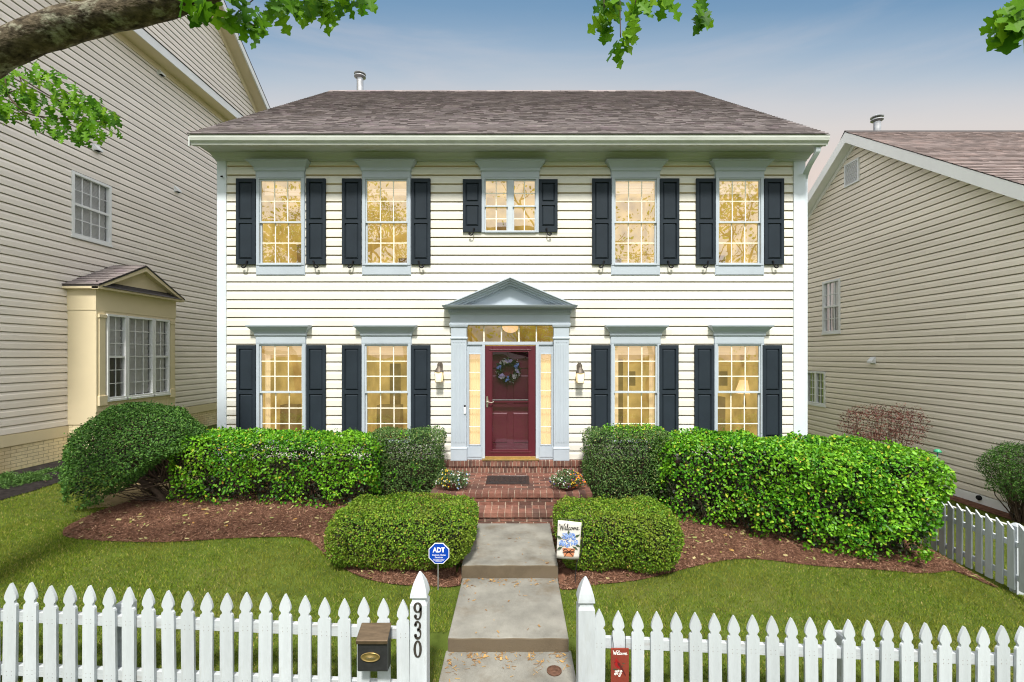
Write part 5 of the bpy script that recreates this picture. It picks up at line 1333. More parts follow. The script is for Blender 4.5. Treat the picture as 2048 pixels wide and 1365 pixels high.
def shrub(name, loc, label, sdf, lo, hi, n, size, mat, depth=0.14, fall=0.045, gaps=None, inner=0.35, nst=30, stem_mat='twig', width=0.27, group=None, cat='shrub', stem_root=None, flat=0.8, inner_drop=0.05, extra=None):
    t = thing(name, loc, label, cat, group)
    lo, hi = np.array(lo), np.array(hi)
    P, N = shell_sample(sdf, lo, hi, n, depth, fall, gaps)
    q = rng.choice(len(P), max(8, int(n*0.012)), replace=False); q = np.repeat(q, 3); q = q[N[q, 2] > -0.2]
    Ps = P[q]+N[q]*rng.uniform(0.01, 0.055, (len(q), 1))+rng.normal(0, size[0]*0.7, (len(q), 3)); Ns = unit(N[q]+rng.normal(0, .5, (len(q), 3)))
    leaf_cloud('foliage', np.concatenate([P, Ps]), np.concatenate([N, Ns]), size, M[mat], t, width, flat)
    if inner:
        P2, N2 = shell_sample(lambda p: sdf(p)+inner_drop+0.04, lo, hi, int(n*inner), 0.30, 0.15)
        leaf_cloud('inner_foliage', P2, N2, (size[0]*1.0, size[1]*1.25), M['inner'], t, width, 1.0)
    k = rng.choice(len(P), nst, replace=False); tips = P[k]-N[k]*0.02; roots = []
    for q in tips:
        if stem_root is not None: r = np.array(stem_root)+rng.normal(0, 0.06, 3)*np.array([1, 1, 0.2])
        else:
            c = np.array([q[0]*0.75+0.25*(lo[0]+hi[0])/2+rng.normal(0, .08), (lo[1]+hi[1])/2+rng.normal(0, .12), 0]); c[2] = G(c[0], c[1])-0.03; r = c
        roots.append(r)
    stems('stems', roots, tips, t, M[stem_mat])
    if extra: extra(t)
    return t
# long hedge left of the porch
hl_c, hl_h = (-3.78, -0.98, 0.94), (1.58, 0.60, 0.54)
def f_hl(p):
    q = p.copy(); q[:, 2] += 0.03*(p[:, 0]+3.7)
    d = sd_round(q, hl_c, hl_h, 0.22)
    return d+lumps(p, 0.035, 2.6, 0.3)
def gaps_hl(p):
    z = (p[:, 2]-g(p[:, 0], p[:, 1])); low = sstep(0.55, 0.15, z)
    return np.clip(1-0.62*low-0.7*sstep(0.1, 0.75, lumps(p, 1, 2.4, 1.0))*sstep(1.15, 0.6, z)-0.6*sstep(0.35, 0.9, lumps(p, 1, 5.0, 2.0)), 0.03, 1)
shrub('clipped_hedge', (-3.78, -1.0, 0.42), 'long bright green broadleaf hedge between the domed shrub and the porch', ground_clip(f_hl), (-5.45, -1.65, 0.42), (-2.1, -0.32, 1.52), 16500, (0.028, 0.056), 'leaf_hedge', gaps=gaps_hl, nst=110, width=0.30, cat='hedge', stem_mat='twiggrey')
# dark box shaped shrubs flanking the porch
def f_b1(p): return sd_round(p, (-1.87, -0.68, 0.94), (0.60, 0.42, 0.565), 0.13)+lumps(p, 0.022, 3.5, 2.0)
shrub('box_shrub', (-1.87, -0.7, 0.35), 'dark small leaved square clipped shrub left of the brick porch', ground_clip(f_b1), (-2.55, -1.15, 0.38), (-1.2, -0.2, 1.56), 15000, (0.020, 0.036), 'leaf_dark', gaps=lambda p: np.clip(1-0.5*sstep(0.75, 0.45, p[:, 2]), 0, 1), nst=50, group='dark square shrubs beside the porch', extra=lambda t: tag(leaf_cloud('new_shoots', *(lambda c: (c+rng.normal(0, 1, c.shape)*np.array([0.055, 0.03, 0.05]), np.tile([0, -0.7, 0.6], (len(c), 1))))(np.repeat(np.array([(-1.66, -1.12, 0.98), (-2.0, -1.12, 0.86), (-1.85, -1.0, 1.48), (-1.6, -1.12, 0.72)]), 22, 0)), (0.03, 0.055), M['leaf_hedge'], t, 0.24), kind='stuff'))
def f_b2(p): return sd_round(p, (1.86, -0.68, 0.90), (0.70, 0.44, 0.62), 0.15)+lumps(p, 0.025, 3.5, 4.0)+0.12*np.clip(0.7-p[:, 2], 0, 1)
shrub('box_shrub', (1.86, -0.7, 0.3), 'dark small leaved square clipped shrub right of the brick porch', ground_clip(f_b2), (1.1, -1.18, 0.25), (2.62, -0.2, 1.58), 17000, (0.020, 0.038), 'leaf_dark', gaps=lambda p: np.clip(1-0.4*sstep(0.65, 0.35, p[:, 2]), 0, 1), nst=50, group='dark square shrubs beside the porch', extra=lambda t: tag(leaf_cloud('new_shoots', *shell_sample(lambda p: sd_round(p, (2.0, -0.62, 1.46), (0.48, 0.34, 0.11), 0.1), np.array((1.5, -1, 1.3)), np.array((2.5, -0.2, 1.6)), 1100, 0.1, 0.05), (0.03, 0.055), M['leaf_hedge'], t, 0.26), kind='stuff'))
# the great hedge on the right: deeper towards the fence
def f_hr(p):
    x, y, z = p[:, 0], p[:, 1], p[:, 2]
    k = np.clip((x-2.3)/3.3, 0, 1)
    yf = -1.45-0.95*sstep(0.0, 0.6, k); yb = -0.25
    zt = 1.44+0.05*np.sin(x*2.3)-0.05*k; zb = 0.22-0.34*k
    q = p.copy(); q[:, 1] = (y-(yf+yb)/2)/((yb-yf)/2)*0.8; q[:, 2] = (z-(zt+zb)/2)/((zt-zb)/2)*0.62
    q[:, 0] = 4.1+(x-4.1)*(1+0.16*np.clip((0.9-z)/0.9, 0, 1)*(x > 4.1))
    d = sd_round(q, (4.10, 0, 0), (1.80, 0.8, 0.62), 0.26)
    return d+lumps(p, 0.045, 2.0, 5.0)
def gaps_hr(p):
    z = (p[:, 2]-g(p[:, 0], p[:, 1])); 
    return np.clip(1-0.5*sstep(0.5, 0.15, z)-0.85*sstep(0.2, 0.8, lumps(p, 1, 2.2, 3.0))*sstep(1.2, 0.6, z)-0.6*sstep(0.35, 0.9, lumps(p, 1, 5.0, 1.0)), 0.03, 1)
shrub('clipped_hedge', (4.1, -1.3, 0.1), 'big bright green broadleaf hedge right of the porch beside the slant topped fence', ground_clip(f_hr), (2.2, -2.5, -0.2), (5.95, -0.15, 1.6), 31000, (0.031, 0.062), 'leaf_hedge', depth=0.16, fall=0.05, gaps=gaps_hr, nst=150, width=0.31, cat='hedge', stem_mat='twiggrey')
# darker leaves of a second shrub grown in at its right end
def f_he(p): return sd_round(p, (5.58, -1.30, 0.78), (0.33, 0.80, 0.62), 0.3)+lumps(p, 0.03, 3.0, 7.0)
shrub('evergreen_shrub', (5.6, -1.3, 0.0), 'dull dark green shrub at the fence end of the big hedge', ground_clip(f_he), (5.2, -2.25, 0.0), (6.0, -0.4, 1.5), 7000, (0.022, 0.042), 'leaf_dark', nst=30)
# front boxwoods, rounded
def mk_box(cx, cy, hx, hy, zt, ph):
    gz = G(cx, cy)
    c = (cx, cy, (zt+gz)/2+0.0); h = (hx, hy, (zt-gz)/2+0.02)
    def f(p):
        q = p.copy(); w = 1+0.10*np.clip((c[2]-p[:, 2])/h[2], 0, 1)
        q[:, 0] = c[0]+(p[:, 0]-c[0])*w; q[:, 1] = c[1]+(p[:, 1]-c[1])*w
        return sd_round(q, c, h, 0.23)+lumps(p, 0.022, 3.2, ph)
    return ground_clip(f), (cx-hx-.08, cy-hy-.08, gz), (cx+hx+.08, cy+hy+.08, zt+.08)
f, lo, hi = mk_box(-1.405, -2.62, 0.87, 0.63, 0.86, 1.0)
shrub('boxwood', (-1.4, -2.7, 0.25), 'low rounded olive green boxwood left of the concrete walk', f, lo, hi, 30000, (0.015, 0.031), 'leaf_box', depth=0.10, fall=0.032, nst=60, inner=0.3, group='low boxwoods flanking the walk', width=0.3, extra=lambda t, f=f: tag(leaf_cloud('dead_patch', *(lambda P, N: (P+N*0.028+np.array([0, -0.01, 0.01]), N))(*shell_sample(lambda p: np.maximum(f(p), np.linalg.norm((p-np.array([-1.17, -2.42, 0.83]))*np.array([0.8, 0.9, 1.2]), axis=1)-0.20-0.05*np.sin(p[:, 0]*40)*np.sin(p[:, 1]*37)), np.array([-1.45, -2.75, 0.5]), np.array([-0.9, -2.1, 0.95]), 420, 0.05, 0.03)), (0.012, 0.026), M['deadleaf'], t, 0.2), kind='stuff'))
f, lo, hi = mk_box(1.27, -2.52, 0.76, 0.54, 0.80, 2.4)
shrub('boxwood', (1.2, -2.62, 0.15), 'low rounded olive green boxwood right of the walk behind the Welcome flag', f, lo, hi, 27000, (0.015, 0.031), 'leaf_box', depth=0.10, fall=0.032, nst=60, inner=0.3, group='low boxwoods flanking the walk', width=0.3)
# domed shrub on a bare trunk, leaning left
def f_dome(p):
    x, y, z = p[:, 0], p[:, 1], p[:, 2]
    cx = -5.86; top = 2.02
    under = np.clip(1.27+0.8*(x+5.37), 0.74, 1.42) - 0.10*sstep(-1.2, -1.8, y)
    e = np.sqrt(((x-cx)/0.99)**2+((y+1.3)/0.86)**2+((z-1.06)/0.98)**2)-1
    e = e*0.85
    return np.maximum(e+lumps(p, 0.028, 3.2, 2.2), (under-z)*0.9)
droot = np.array([-5.38, -1.32, G(-5.38, -1.32)-0.05])
def dome_extra(t):
    mb = MB(); r = droot
    trunks = [[r, r+(0.0, 0, .28), r+(-.06, .02, .6), r+(-.22, 0, 1.0)], [r+(.06, 0, 0), r+(.07, .03, .35), r+(.12, .05, .75), r+(.28, .1, 1.1)], [r+(-.05, -.03, 0), r+(-.2, -.08, .26), r+(-.5, -.12, .5), r+(-.85, -.1, .75)], [r+(-.03, .05, 0), r+(-.12, .15, .3), r+(-.3, .25, .75), r+(-.5, .3, 1.0)]]
    for q in trunks: mb.tube(smooth_path(q, 4), [0.055-0.03*i/12 for i in range(13)], 7)
    for k in range(36):
        a = rng.uniform(2.2, 4.2); L_ = rng.uniform(0.4, 1.0); h0 = rng.uniform(.05, .4); e = r+(math.cos(a)*L_, math.sin(a)*L_*0.6, h0+rng.uniform(-.05, .3))
        e[2] = max(e[2], G(e[0], e[1])+0.02)
        mb.tube(smooth_path([r+(-.02, 0, h0*0.6), (r+e)/2+rng.normal(0, .05, 3), e], 3), [0.012, .011, .010, .008, .006, .004, .003], 5)
    mb.build('trunk', M['twig'], t, smooth=True)
shrub('domed_shrub', tuple(droot), 'dark green mushroom shaped shrub on bare stems left of the long hedge', ground_clip(f_dome), (-7.05, -2.3, 0.45), (-4.75, -0.4, 2.1), 30000, (0.022, 0.042), 'leaf_dome', depth=0.13, fall=0.04, nst=45, inner=0.22, width=0.26, stem_root=droot+(-.15, 0, .4), gaps=lambda p: np.clip(1-0.75*sstep(1.25, 0.75, p[:, 2])*sstep(-0.2, 0.5, lumps(p, 1, 3.0, 1.3))-0.25*sstep(1.2, 0.6, p[:, 2]), 0, 1), extra=dome_extra)
# shrubs by the right house
def f_rs(p): return (np.sqrt(((p[:, 0]-9.0)/0.52)**2+((p[:, 1]+0.35)/0.6)**2+((p[:, 2]-0.72)/0.52)**2)-1)*0.5+lumps(p, 0.05, 4, 1)
shrub('airy_shrub', (9.0, -0.35, -0.27), 'small feathery dark green shrub against the tan house on the right', f_rs, (8.4, -1.0, 0.1), (9.28, 0.3, 1.3), 11000, (0.02, 0.04), 'leaf_dome', depth=0.35, fall=0.16, inner=0.05, nst=60, width=0.18, stem_root=(9.0, -0.35, -0.27))
M['leaf_red'] = leafmat('dark_red_leaf', [(0, (0.064, 0.020, 0.017)), (0.5, (0.128, 0.039, 0.032)), (1, (0.205, 0.084, 0.056))], 0.5, 0.15)
def f_red(p): return sd_round(p, (8.0, 1.5, 1.25), (0.72, 0.40, 0.34), 0.2)+lumps(p, 0.09, 4, 2)
shrub('red_shrub', (8.05, 1.5, -0.25), 'dull red twiggy shrub behind the big hedge against the tan house', f_red, (7.2, 1.0, 0.75), (8.95, 2.0, 1.75), 4200, (0.025, 0.05), 'leaf_red', depth=0.35, fall=0.15, inner=0.0, nst=30, width=0.2, stem_mat='twig')
# low conifers in the dark bed
M['leaf_juniper'] = leafmat('juniper_spray', [(0, (0.045, 0.11, 0.02)), (0.6, (0.08, 0.18, 0.03)), (1, (0.13, 0.25, 0.05))], 0.6, 0.2)
for i, (px, py, r, h, lab) in enumerate(((18, 972, 0.42, 0.20, 'low light green juniper at the left edge of the dark mulch bed'), (66, 966, 0.26, 0.14, 'low light green juniper in the middle of the dark mulch bed'), (112, 946, 0.20, 0.10, 'smallest light green juniper, nearest the bay window corner'))):
    c = gpx(px, py); z0 = G(*c)
    fj = lambda p, c=c, r=r, h=h, z0=z0: (np.sqrt(((p[:, 0]-c[0])/r)**2+((p[:, 1]-c[1])/r)**2+((p[:, 2]-z0)/h)**2)-1)*h+lumps(p, 0.03, 7, i)
    shrub('juniper', (c[0], c[1], z0), lab, fj, (c[0]-r, c[1]-r, z0), (c[0]+r, c[1]+r, z0+h+.05), int(2600*r/0.3), (0.03, 0.06), 'leaf_juniper', depth=0.2, fall=0.1, inner=0, nst=12, width=0.12, group='low junipers in the dark mulch bed')
# little weed by the fence post
t = thing('weed', (-3.2, -4.62, G(-3.2, -4.62)), 'small leafy weed growing behind the white fence near its back post', 'weed')
c = np.array([(X(238, -4.62), -4.62, Z(1270, -4.62))]); Pw = np.repeat(c, 26, 0)+rng.normal(0, 1, (26, 3))*np.array([.03, .03, .06]); leaf_cloud('foliage', Pw, np.tile([0.2, -0.8, 0.3], (26, 1)), (0.05, 0.09), M['leaf_hedge'], t, 0.32)
stems('stems', [(-3.2, -4.62, G(-3.2, -4.62))]*4, Pw[:4], t, M['twig'], 0.004, 0.002)

# ---------------------------------------------------------------- flower bowls
def petals(mb, c, r, nrm, k=5):
    nrm = Vector(nrm).normalized(); a = nrm.orthogonal().normalized(); b = nrm.cross(a); c = Vector(c)
    for i in range(k):
        t0 = 2*PI*i/k; d = a*math.cos(t0)+b*math.sin(t0); e = a*math.cos(t0+PI/2)+b*math.sin(t0+PI/2)
        mb.add([c, c+d*r*0.6+e*r*0.42, c+d*r+nrm*r*0.1, c+d*r*0.6-e*r*0.42], [(0, 1, 2, 3)])
for nm, col in (('yellow', (0.75, 0.50, 0.02)), ('orange', (0.75, 0.19, 0.015)), ('white', (0.55, 0.58, 0.52)), ('violet', (0.10, 0.05, 0.26)), ('blue', (0.20, 0.34, 0.66)), ('lilac', (0.48, 0.45, 0.66)), ('cream', (0.66, 0.60, 0.42))):
    M['f_'+nm] = pmat(nm+'_petal', col, 0.6, 0.12, 30)
M['leaf_pot'] = leafmat('potted_leaf', [(0, (0.04, 0.10, 0.03)), (0.6, (0.08, 0.16, 0.04)), (1, (0.18, 0.24, 0.12))], 0.5, 0.2)
def bowl(px, label, mix, dens):
    y = -1.13; x = X(px, y); z = ZL
    t = thing('flower_bowl', (x, y, z), label, 'flower pot', 'flower bowls on the porch')
    mb = MB(); mb.lathe((x, y, z), [(0.0, 0.003), (0.10, 0.003), (0.115, 0.02), (0.155, 0.09), (0.168, 0.125), (0.172, 0.14), (0.160, 0.14), (0.15, 0.12), (0.0, 0.115)], 28); mb.build('bowl', M['pot'], t, smooth=True)
    f = lambda p: (np.sqrt(((p[:, 0]-x)/0.27)**2+((p[:, 1]-y)/0.20)**2+((p[:, 2]-z-0.15)/0.15)**2)-1)*0.17+lumps(p, 0.02, 9, px)
    P, N = shell_sample(f, np.array((x-.3, y-.25, z+.06)), np.array((x+.3, y+.25, z+.34)), 1500, 0.2, 0.1)
    leaf_cloud('foliage', P, N, (0.018, 0.04), M['leaf_pot'], t, 0.25)
    P, N = shell_sample(f, np.array((x-.3, y-.25, z+.06)), np.array((x+.3, y+.25, z+.34)), 420, 0.03, 0.02)
    mbs = {}
    for p, n in zip(P, N):
        u = (p[0]-x)/0.27
        nm = mix(u, random.random())
        if nm and random.random() < dens: petals(mbs.setdefault(nm, MB()), p+n*0.012, random.uniform(0.008, 0.014), n+np.array([0, -0.4, 0.3]))
    for nm, m in mbs.items(): tag(m.build(nm+'_flowers', M['f_'+nm], t), kind='stuff')
bowl(907, 'brown bowl of yellow and white flowers left of the porch doormat', lambda u, r: ('yellow' if r < 0.75 else 'white') if u < -0.1 else ('white' if r < 0.55 else ('blue' if r < 0.65 else None)), 0.5)
bowl(1134, 'brown bowl of white and orange flowers right of the porch doormat', lambda u, r: ('white' if r < 0.45 else ('violet' if r < 0.52 else None)) if u < 0.15 else ('orange' if r < 0.5 else ('violet' if r < 0.75 else 'yellow')), 0.75)

# ---------------------------------------------------------------- wreath on the door
wy = 0.045; wx, wz = X(1017, wy), Z(740.5, wy); wr = 17.5/S(wy)
wt = thing('door_wreath', (wx, wy+0.03, wz), 'round leafy wreath with blue and white flowers hung on the burgundy door', 'wreath')
a = rng.uniform(0, 2*PI, 700); rr_ = wr+rng.normal(0, 0.028, 700)
P = np.column_stack([wx+rr_*np.cos(a), wy+rng.uniform(-.03, .02, 700), wz+rr_*np.sin(a)*1.05]); N = np.column_stack([np.cos(a)*0.8, -np.ones(700)*0.6, np.sin(a)*0.8])
leaf_cloud('foliage', P, N, (0.03, 0.07), leafmat('wreath_leaf', [(0, (0.015, 0.04, 0.02)), (0.7, (0.035, 0.075, 0.03)), (1, (0.12, 0.15, 0.04))], 0.5, 0.1), wt, 0.2)
mb = MB(); mb.tube([(wx+wr*math.cos(q), wy+0.012, wz+1.05*wr*math.sin(q)) for q in np.linspace(0, 2*PI, 33)], 0.02, 7); mb.build('vine_ring', M['twig'], wt, smooth=True)
fl = {}
for nm, ang, k, rf in (('lilac', 1.35, 9, .028), ('lilac', 1.75, 5, .025), ('white', 2.15, 6, .026), ('blue', 0.45, 7, .030), ('white', -0.05, 5, .026), ('blue', 2.9, 6, .028), ('lilac', 3.75, 9, .030), ('white', 4.1, 6, .028), ('white', 5.5, 6, .032), ('lilac', 0.0, 4, .022), ('blue', 4.6, 4, .024), ('cream', 1.95, 4, .024)):
    for i in range(k):
        an = ang+rng.normal(0, .10); q = wr+rng.normal(0, .018); petals(fl.setdefault(nm, MB()), (wx+q*math.cos(an), wy-0.035-0.01*random.random(), wz+1.05*q*math.sin(an)), rf, (random.uniform(-.4, .4), -1, random.uniform(-.3, .4)))
for nm, m in fl.items(): tag(m.build(nm+'_flowers', M['f_'+nm], wt), kind='stuff')
mb = MB()
for an in (2.3, 2.0, 0.75, 0.55, 3.45, 3.6, -0.25, -0.4, 5.0, 5.1, 4.85, 3.3):
    for k in range(2):
        q = wr*1.28+rng.normal(0, .02); b = an+rng.normal(0, .07); c = (wx+q*math.cos(b), wy-0.03, wz+1.05*q*math.sin(b)); mb.lathe(c, [(0, -.009), (.008, -.004), (.008, .004), (0, .009)], 7)
tag(mb.build('white_berries', M['f_white'], wt, smooth=True), kind='stuff')

# ---------------------------------------------------------------- oak over the front of the yard
M['leaf_oak'] = leafmat('oak_leaf', [(0, (0.037, 0.131, 0.004)), (0.4, (0.079, 0.222, 0.007)), (0.75, (0.136, 0.323, 0.010)), (1, (0.215, 0.401, 0.018))], 0.5, 0.5, spec=0.2)
oak = thing('oak_tree', (-5.9, -5.6, G(-5.9, -5.6)), 'large oak with lichened limb and lobed leaves hanging over the top left corner', 'tree')
def limb(mb, pts, r0, r1, n=14, k=8, rough=0.06):
    sp_ = smooth_path(pts, k); m = len(sp_); rad = [r0+(r1-r0)*i/(m-1) for i in range(m)]
    st = len(mb.v); mb.tube(sp_, rad, n)
    for i in range(st, len(mb.v)):
        p = np.array(mb.v[i]); j = (i-st)//n; c = np.array(sp_[min(j, m-1)]); d = p-c
        f = 1+rough*(math.sin(p[0]*9+p[2]*7)+0.6*math.sin(p[0]*21-p[1]*17+p[2]*13)); mb.v[i] = tuple(c+d*f)
yo = -5.4; ox_ = lambda px: X(px, yo); oz_ = lambda py: Z(py, yo)
mb = MB()
limb(mb, [(-5.9, -5.6, G(-5.9, -5.6)-0.1), (-5.88, -5.6, 0.6), (-5.8, -5.58, 2.4), (-5.75, -5.55, 4.0), (-5.8, -5.6, 6.0), (-5.6, -5.8, 8.5)], 0.36, 0.2, 20)
mb.lathe((-5.9, -5.6, G(-5.9, -5.6)-0.1), [(0.62, 0), (0.48, 0.15), (0.38, 0.45)], 20)
mb.build('trunk', M['bark'], oak, smooth=True)
mb = MB()
limb(mb, [(-5.75, -5.5, 4.1), (-5.0, -5.42, 4.42), (ox_(-120), yo, oz_(155)), (ox_(0), yo, oz_(100)), (ox_(150), yo, oz_(46)), (ox_(265), yo, oz_(22)), (ox_(410), yo, oz_(-24)), (ox_(520), yo, oz_(-85)), (ox_(700), yo-0.1, oz_(-190))], 0.128, 0.078, 16, 9, 0.045)
mb.build('limb', M['bark'], oak, smooth=True)
mb = MB()
limb(mb, [(-5.8, -5.6, 5.6), (-4.0, -5.3, 6.2), (-2.0, -5.2, 6.5), (0.0, -5.2, 6.55), (1.8, -5.2, 6.4), (3.4, -5.2, 6.1)], 0.14, 0.04, 12, 8)
limb(mb, [(-5.78, -5.55, 4.8), (-6.1, -4.6, 5.4), (-6.5, -3.6, 5.85), (-6.55, -3.1, 5.9)], 0.08, 0.022, 10, 6)
mb.build('upper_limb', M['bark'], oak, smooth=True)
# leaf outlines
def outline(kind):
    if kind == 'oak':
        half = [(0, 0), (.06, .03), (.12, .14), (.10, .20), (.17, .24), (.22, .20), (.26, .10), (.34, .09), (.38, .22), (.36, .32), (.43, .32), (.46, .40), (.52, .34), (.56, .18), (.60, .10), (.67, .12), (.70, .24), (.76, .22), (.78, .30), (.84, .22), (.88, .10), (.94, .08), (1, 0)]
    else:
        half = [(0, 0), (.04, .08), (-.02, .20), (.06, .22), (.05, .34), (.13, .32), (.18, .42), (.24, .36), (.27, .46), (.34, .42), (.38, .54), (.44, .46), (.46, .34), (.52, .28), (.58, .36), (.62, .30), (.70, .30), (.72, .20), (.80, .20), (.84, .10), (.92, .08), (1, 0)]
    return half
def big_leaves(name, items, kind, parent, mat):
    """items: (pos, tip direction, face normal, length)"""
    h = outline(kind); m = len(h); V = []; Fq = []
    for p, d, nrm, L_ in items:
        d = Vector(d).normalized(); nrm = Vector(nrm); nrm = (nrm-d*nrm.dot(d)).normalized(); s = d.cross(nrm); p = Vector(p); st = len(V)
        droop = random.uniform(-.12, .25); fold = random.uniform(.05, .22)
        for k, (a, w) in enumerate(h): V.append(p+(d*a-nrm*droop*a*a)*L_)
        for sg in (1, -1):
            for a, w in h: V.append(p+(d*a+s*w*sg-nrm*(droop*a*a)+nrm*fold*w)*L_)
        for sgi in (1, 2):
            for k in range(m-1):
                q = [st+k, st+k+1, st+sgi*m+k+1, st+sgi*m+k]; Fq.append(q if sgi == 1 else q[::-1])
    mb = MB(); mb.add(V, Fq); return mb.build(name, mat, parent)
def cluster(c, n, spread, L_, down=0.8, side=0.7):
    out = []
    for i in range(n):
        p = np.array(c)+rng.normal(0, 1, 3)*np.array(spread)
        d = (rng.normal(0, side), rng.normal(0, side*0.6), -down+rng.normal(0, .35)); nr = (rng.normal(0, .5), -1+rng.normal(0, .5), rng.normal(0.5, .4))
        out.append((p, d, nr, rng.uniform(*L_)))
    return out
items = []; TW = []; pxs = lambda px, py, y: (X(px, y), y, Z(py, y))
for px, py, n, sx, y in ((400, 2, 5, 16, -5.45), (430, 14, 4, 10, -5.3), (470, 34, 5, 12, -5.2), (505, 52, 5, 12, -5.1), (520, 30, 3, 10, -5.1), (548, 24, 4, 8, -5.2), (485, 0, 4, 14, -5.2), (552, 2, 4, 10, -5.1), (585, 6, 5, 12, -5.1), (612, 14, 5, 12, -5.15), (640, 8, 5, 14, -5.2), (655, 26, 5, 10, -5.15), (668, 2, 5, 12, -5.1), (690, -4, 4, 12, -5.2), (738, -2, 4, 8, -5.1), (720, -14, 4, 10, -5.1), (560, -20, 5, 20, -5.1), (640, -22, 6, 25, -5.1),
                     (1208, 12, 5, 6, -5.05), (1213, 34, 4, 6, -5.05), (1232, 2, 5, 10, -5.1), (1240, 78, 5, 8, -5.1), (1254, 66, 4, 7, -5.1), (1266, 48, 4, 6, -5.1), (1275, 2, 5, 8, -5.05), (1290, 6, 4, 8, -5.05), (1315, -6, 4, 8, -5.1), (1335, -4, 4, 6, -5.1), (1390, 28, 4, 6, -5.05), (1408, 20, 5, 6, -5.05), (1396, 4, 3, 7, -5.05),
                     (2030, 8, 5, 8, -5.2), (2040, 40, 5, 6, -5.2), (2050, 20, 6, 10, -5.2), (2010, 22, 3, 8, -5.2)):
    s = S(y); big = 1.45 if px > 1990 or (px < 440) else 1.0
    items += cluster(pxs(px, py-10, y), n, (sx/s*0.55, 0.05, sx/s*0.45), (0.105*big, 0.185*big), 1.1, 0.5)
big_leaves('oak_leaves', items, 'oak', oak, M['leaf_oak'])
for a, b in (((700, -140), (470, 30)), ((470, 30), (510, 50)), ((700, -140), (610, 10)), ((610, 10), (655, 30)), ((700, -140), (735, -5)), ((1240, -140), (1241, 75)), ((1240, -140), (1208, 15)), ((1280, -140), (1270, 10)), ((1330, -140), (1333, -5)), ((1400, -140), (1402, 14)), ((2040, -140), (2036, 30))):
    y = -5.12; p, q = np.array(pxs(a[0], a[1], y)), np.array(pxs(b[0], b[1], y)); TW.append(MB()); TW[-1].tube(smooth_path([p, (p+q)/2+rng.normal(0, .03, 3), q], 5), [0.006]*5+[0.004]*6, 5)
items = []; y = -3.1
for k in range(400):
    u = rng.random(); v = rng.random()
    px = -40+265*u; top = 118+115*max(0, (px-40)/195.0)**1.1; bot = 235+55*min(1, max(0, px)/130.0)-20*max(0, (px-170)/60)
    if px < 40: top = 150
    py = top+(bot-top)*v-12
    items += cluster(pxs(px, py, y+rng.normal(0, .12)), 1, (.02, .06, .02), (0.08, 0.15), 0.95, 0.5)
big_leaves('oak_leaves', items, 'oak', oak, M['leaf_oak'])
bpts = [((-6.55, -3.1, 5.9), (0, 178), (12, 186), (45, 176)), (None, (12, 186), (45, 222), (90, 235), (150, 240), (215, 245)), (None, (20, 140), (55, 165), (110, 198), (165, 225)), ((-6.55, -3.1, 5.9), (-60, 130), (10, 138), (20, 140)), (None, (12, 186), (11, 160), (9, 145)), (None, (45, 176), (39, 150)), ((-6.55, -3.1, 5.9), (-40, 210), (0, 205), (35, 222), (60, 235))]
for bp in bpts:
    pts = [p if (p is not None and len(p) == 3) else (pxs(p[0], p[1], y) if p is not None else None) for p in bp]; pts = [p for p in pts if p is not None]
    sp_ = smooth_path(pts, 4); TW.append(MB()); TW[-1].tube(sp_, [0.012-0.008*i/(len(sp_)-1) for i in range(len(sp_))], 6)
for q in TW: q.build('twig', M['twig'], oak, smooth=True)

# ---------------------------------------------------------------- trees across the street, seen mirrored in the upper panes
def grow(mb, p, d, L_, r, lev, tips):
    n = 4; pts = [np.array(p)]; dd = np.array(d, float)
    for i in range(n):
        dd = dd+rng.normal(0, .13, 3)+np.array([0, 0, .05]); dd /= np.linalg.norm(dd); pts.append(pts[-1]+dd*L_/n)
    mb.tube(pts, [r*(1-0.45*i/n) for i in range(n+1)], 6 if lev < 2 else 4, cap=False)
    if lev >= 4: tips.append(pts[-1]); return
    for k in range(3 if lev else 5):
        a = rng.normal(0, .62, 3); nd_ = dd+a; nd_ /= np.linalg.norm(nd_); nd_[2] = max(nd_[2], -0.05)
        grow(mb, pts[-1] if k < 2 else pts[rng.integers(2, n)], nd_, L_*rng.uniform(.6, .8), r*0.55, lev+1, tips)
for i, (x, y, hgt_, lab) in enumerate(((-15, -23, 6.0, 'tall spring tree mirrored in the leftmost upper window'), (-7.5, -25, 6.2, 'tall spring tree mirrored in the second upper window from the left'), (1.5, -24, 6.2, 'tall spring tree mirrored in the small middle upper window'), (9.5, -25, 6.3, 'tall spring tree mirrored in the upper window right of the middle'), (17, -23, 6.4, 'tall spring tree mirrored in the rightmost upper window'))):
    t = thing('street_tree', (x, y, G(x, y)), lab, 'tree', 'street trees mirrored in the windows'); mb = MB(); tips = []
    grow(mb, (x, y, G(x, y)-.1), (0.02, 0, 1), hgt_, 0.26, 0, tips); mb.build('trunk', M['twig'], t)
    P = np.repeat(np.array(tips), 44 if i < 2 else 22, 0); P = P+rng.normal(0, .5, P.shape); leaf_cloud('crown', P, rng.normal(0, 1, P.shape), (0.14, 0.28), M['leaf_oak'], t, 0.3)
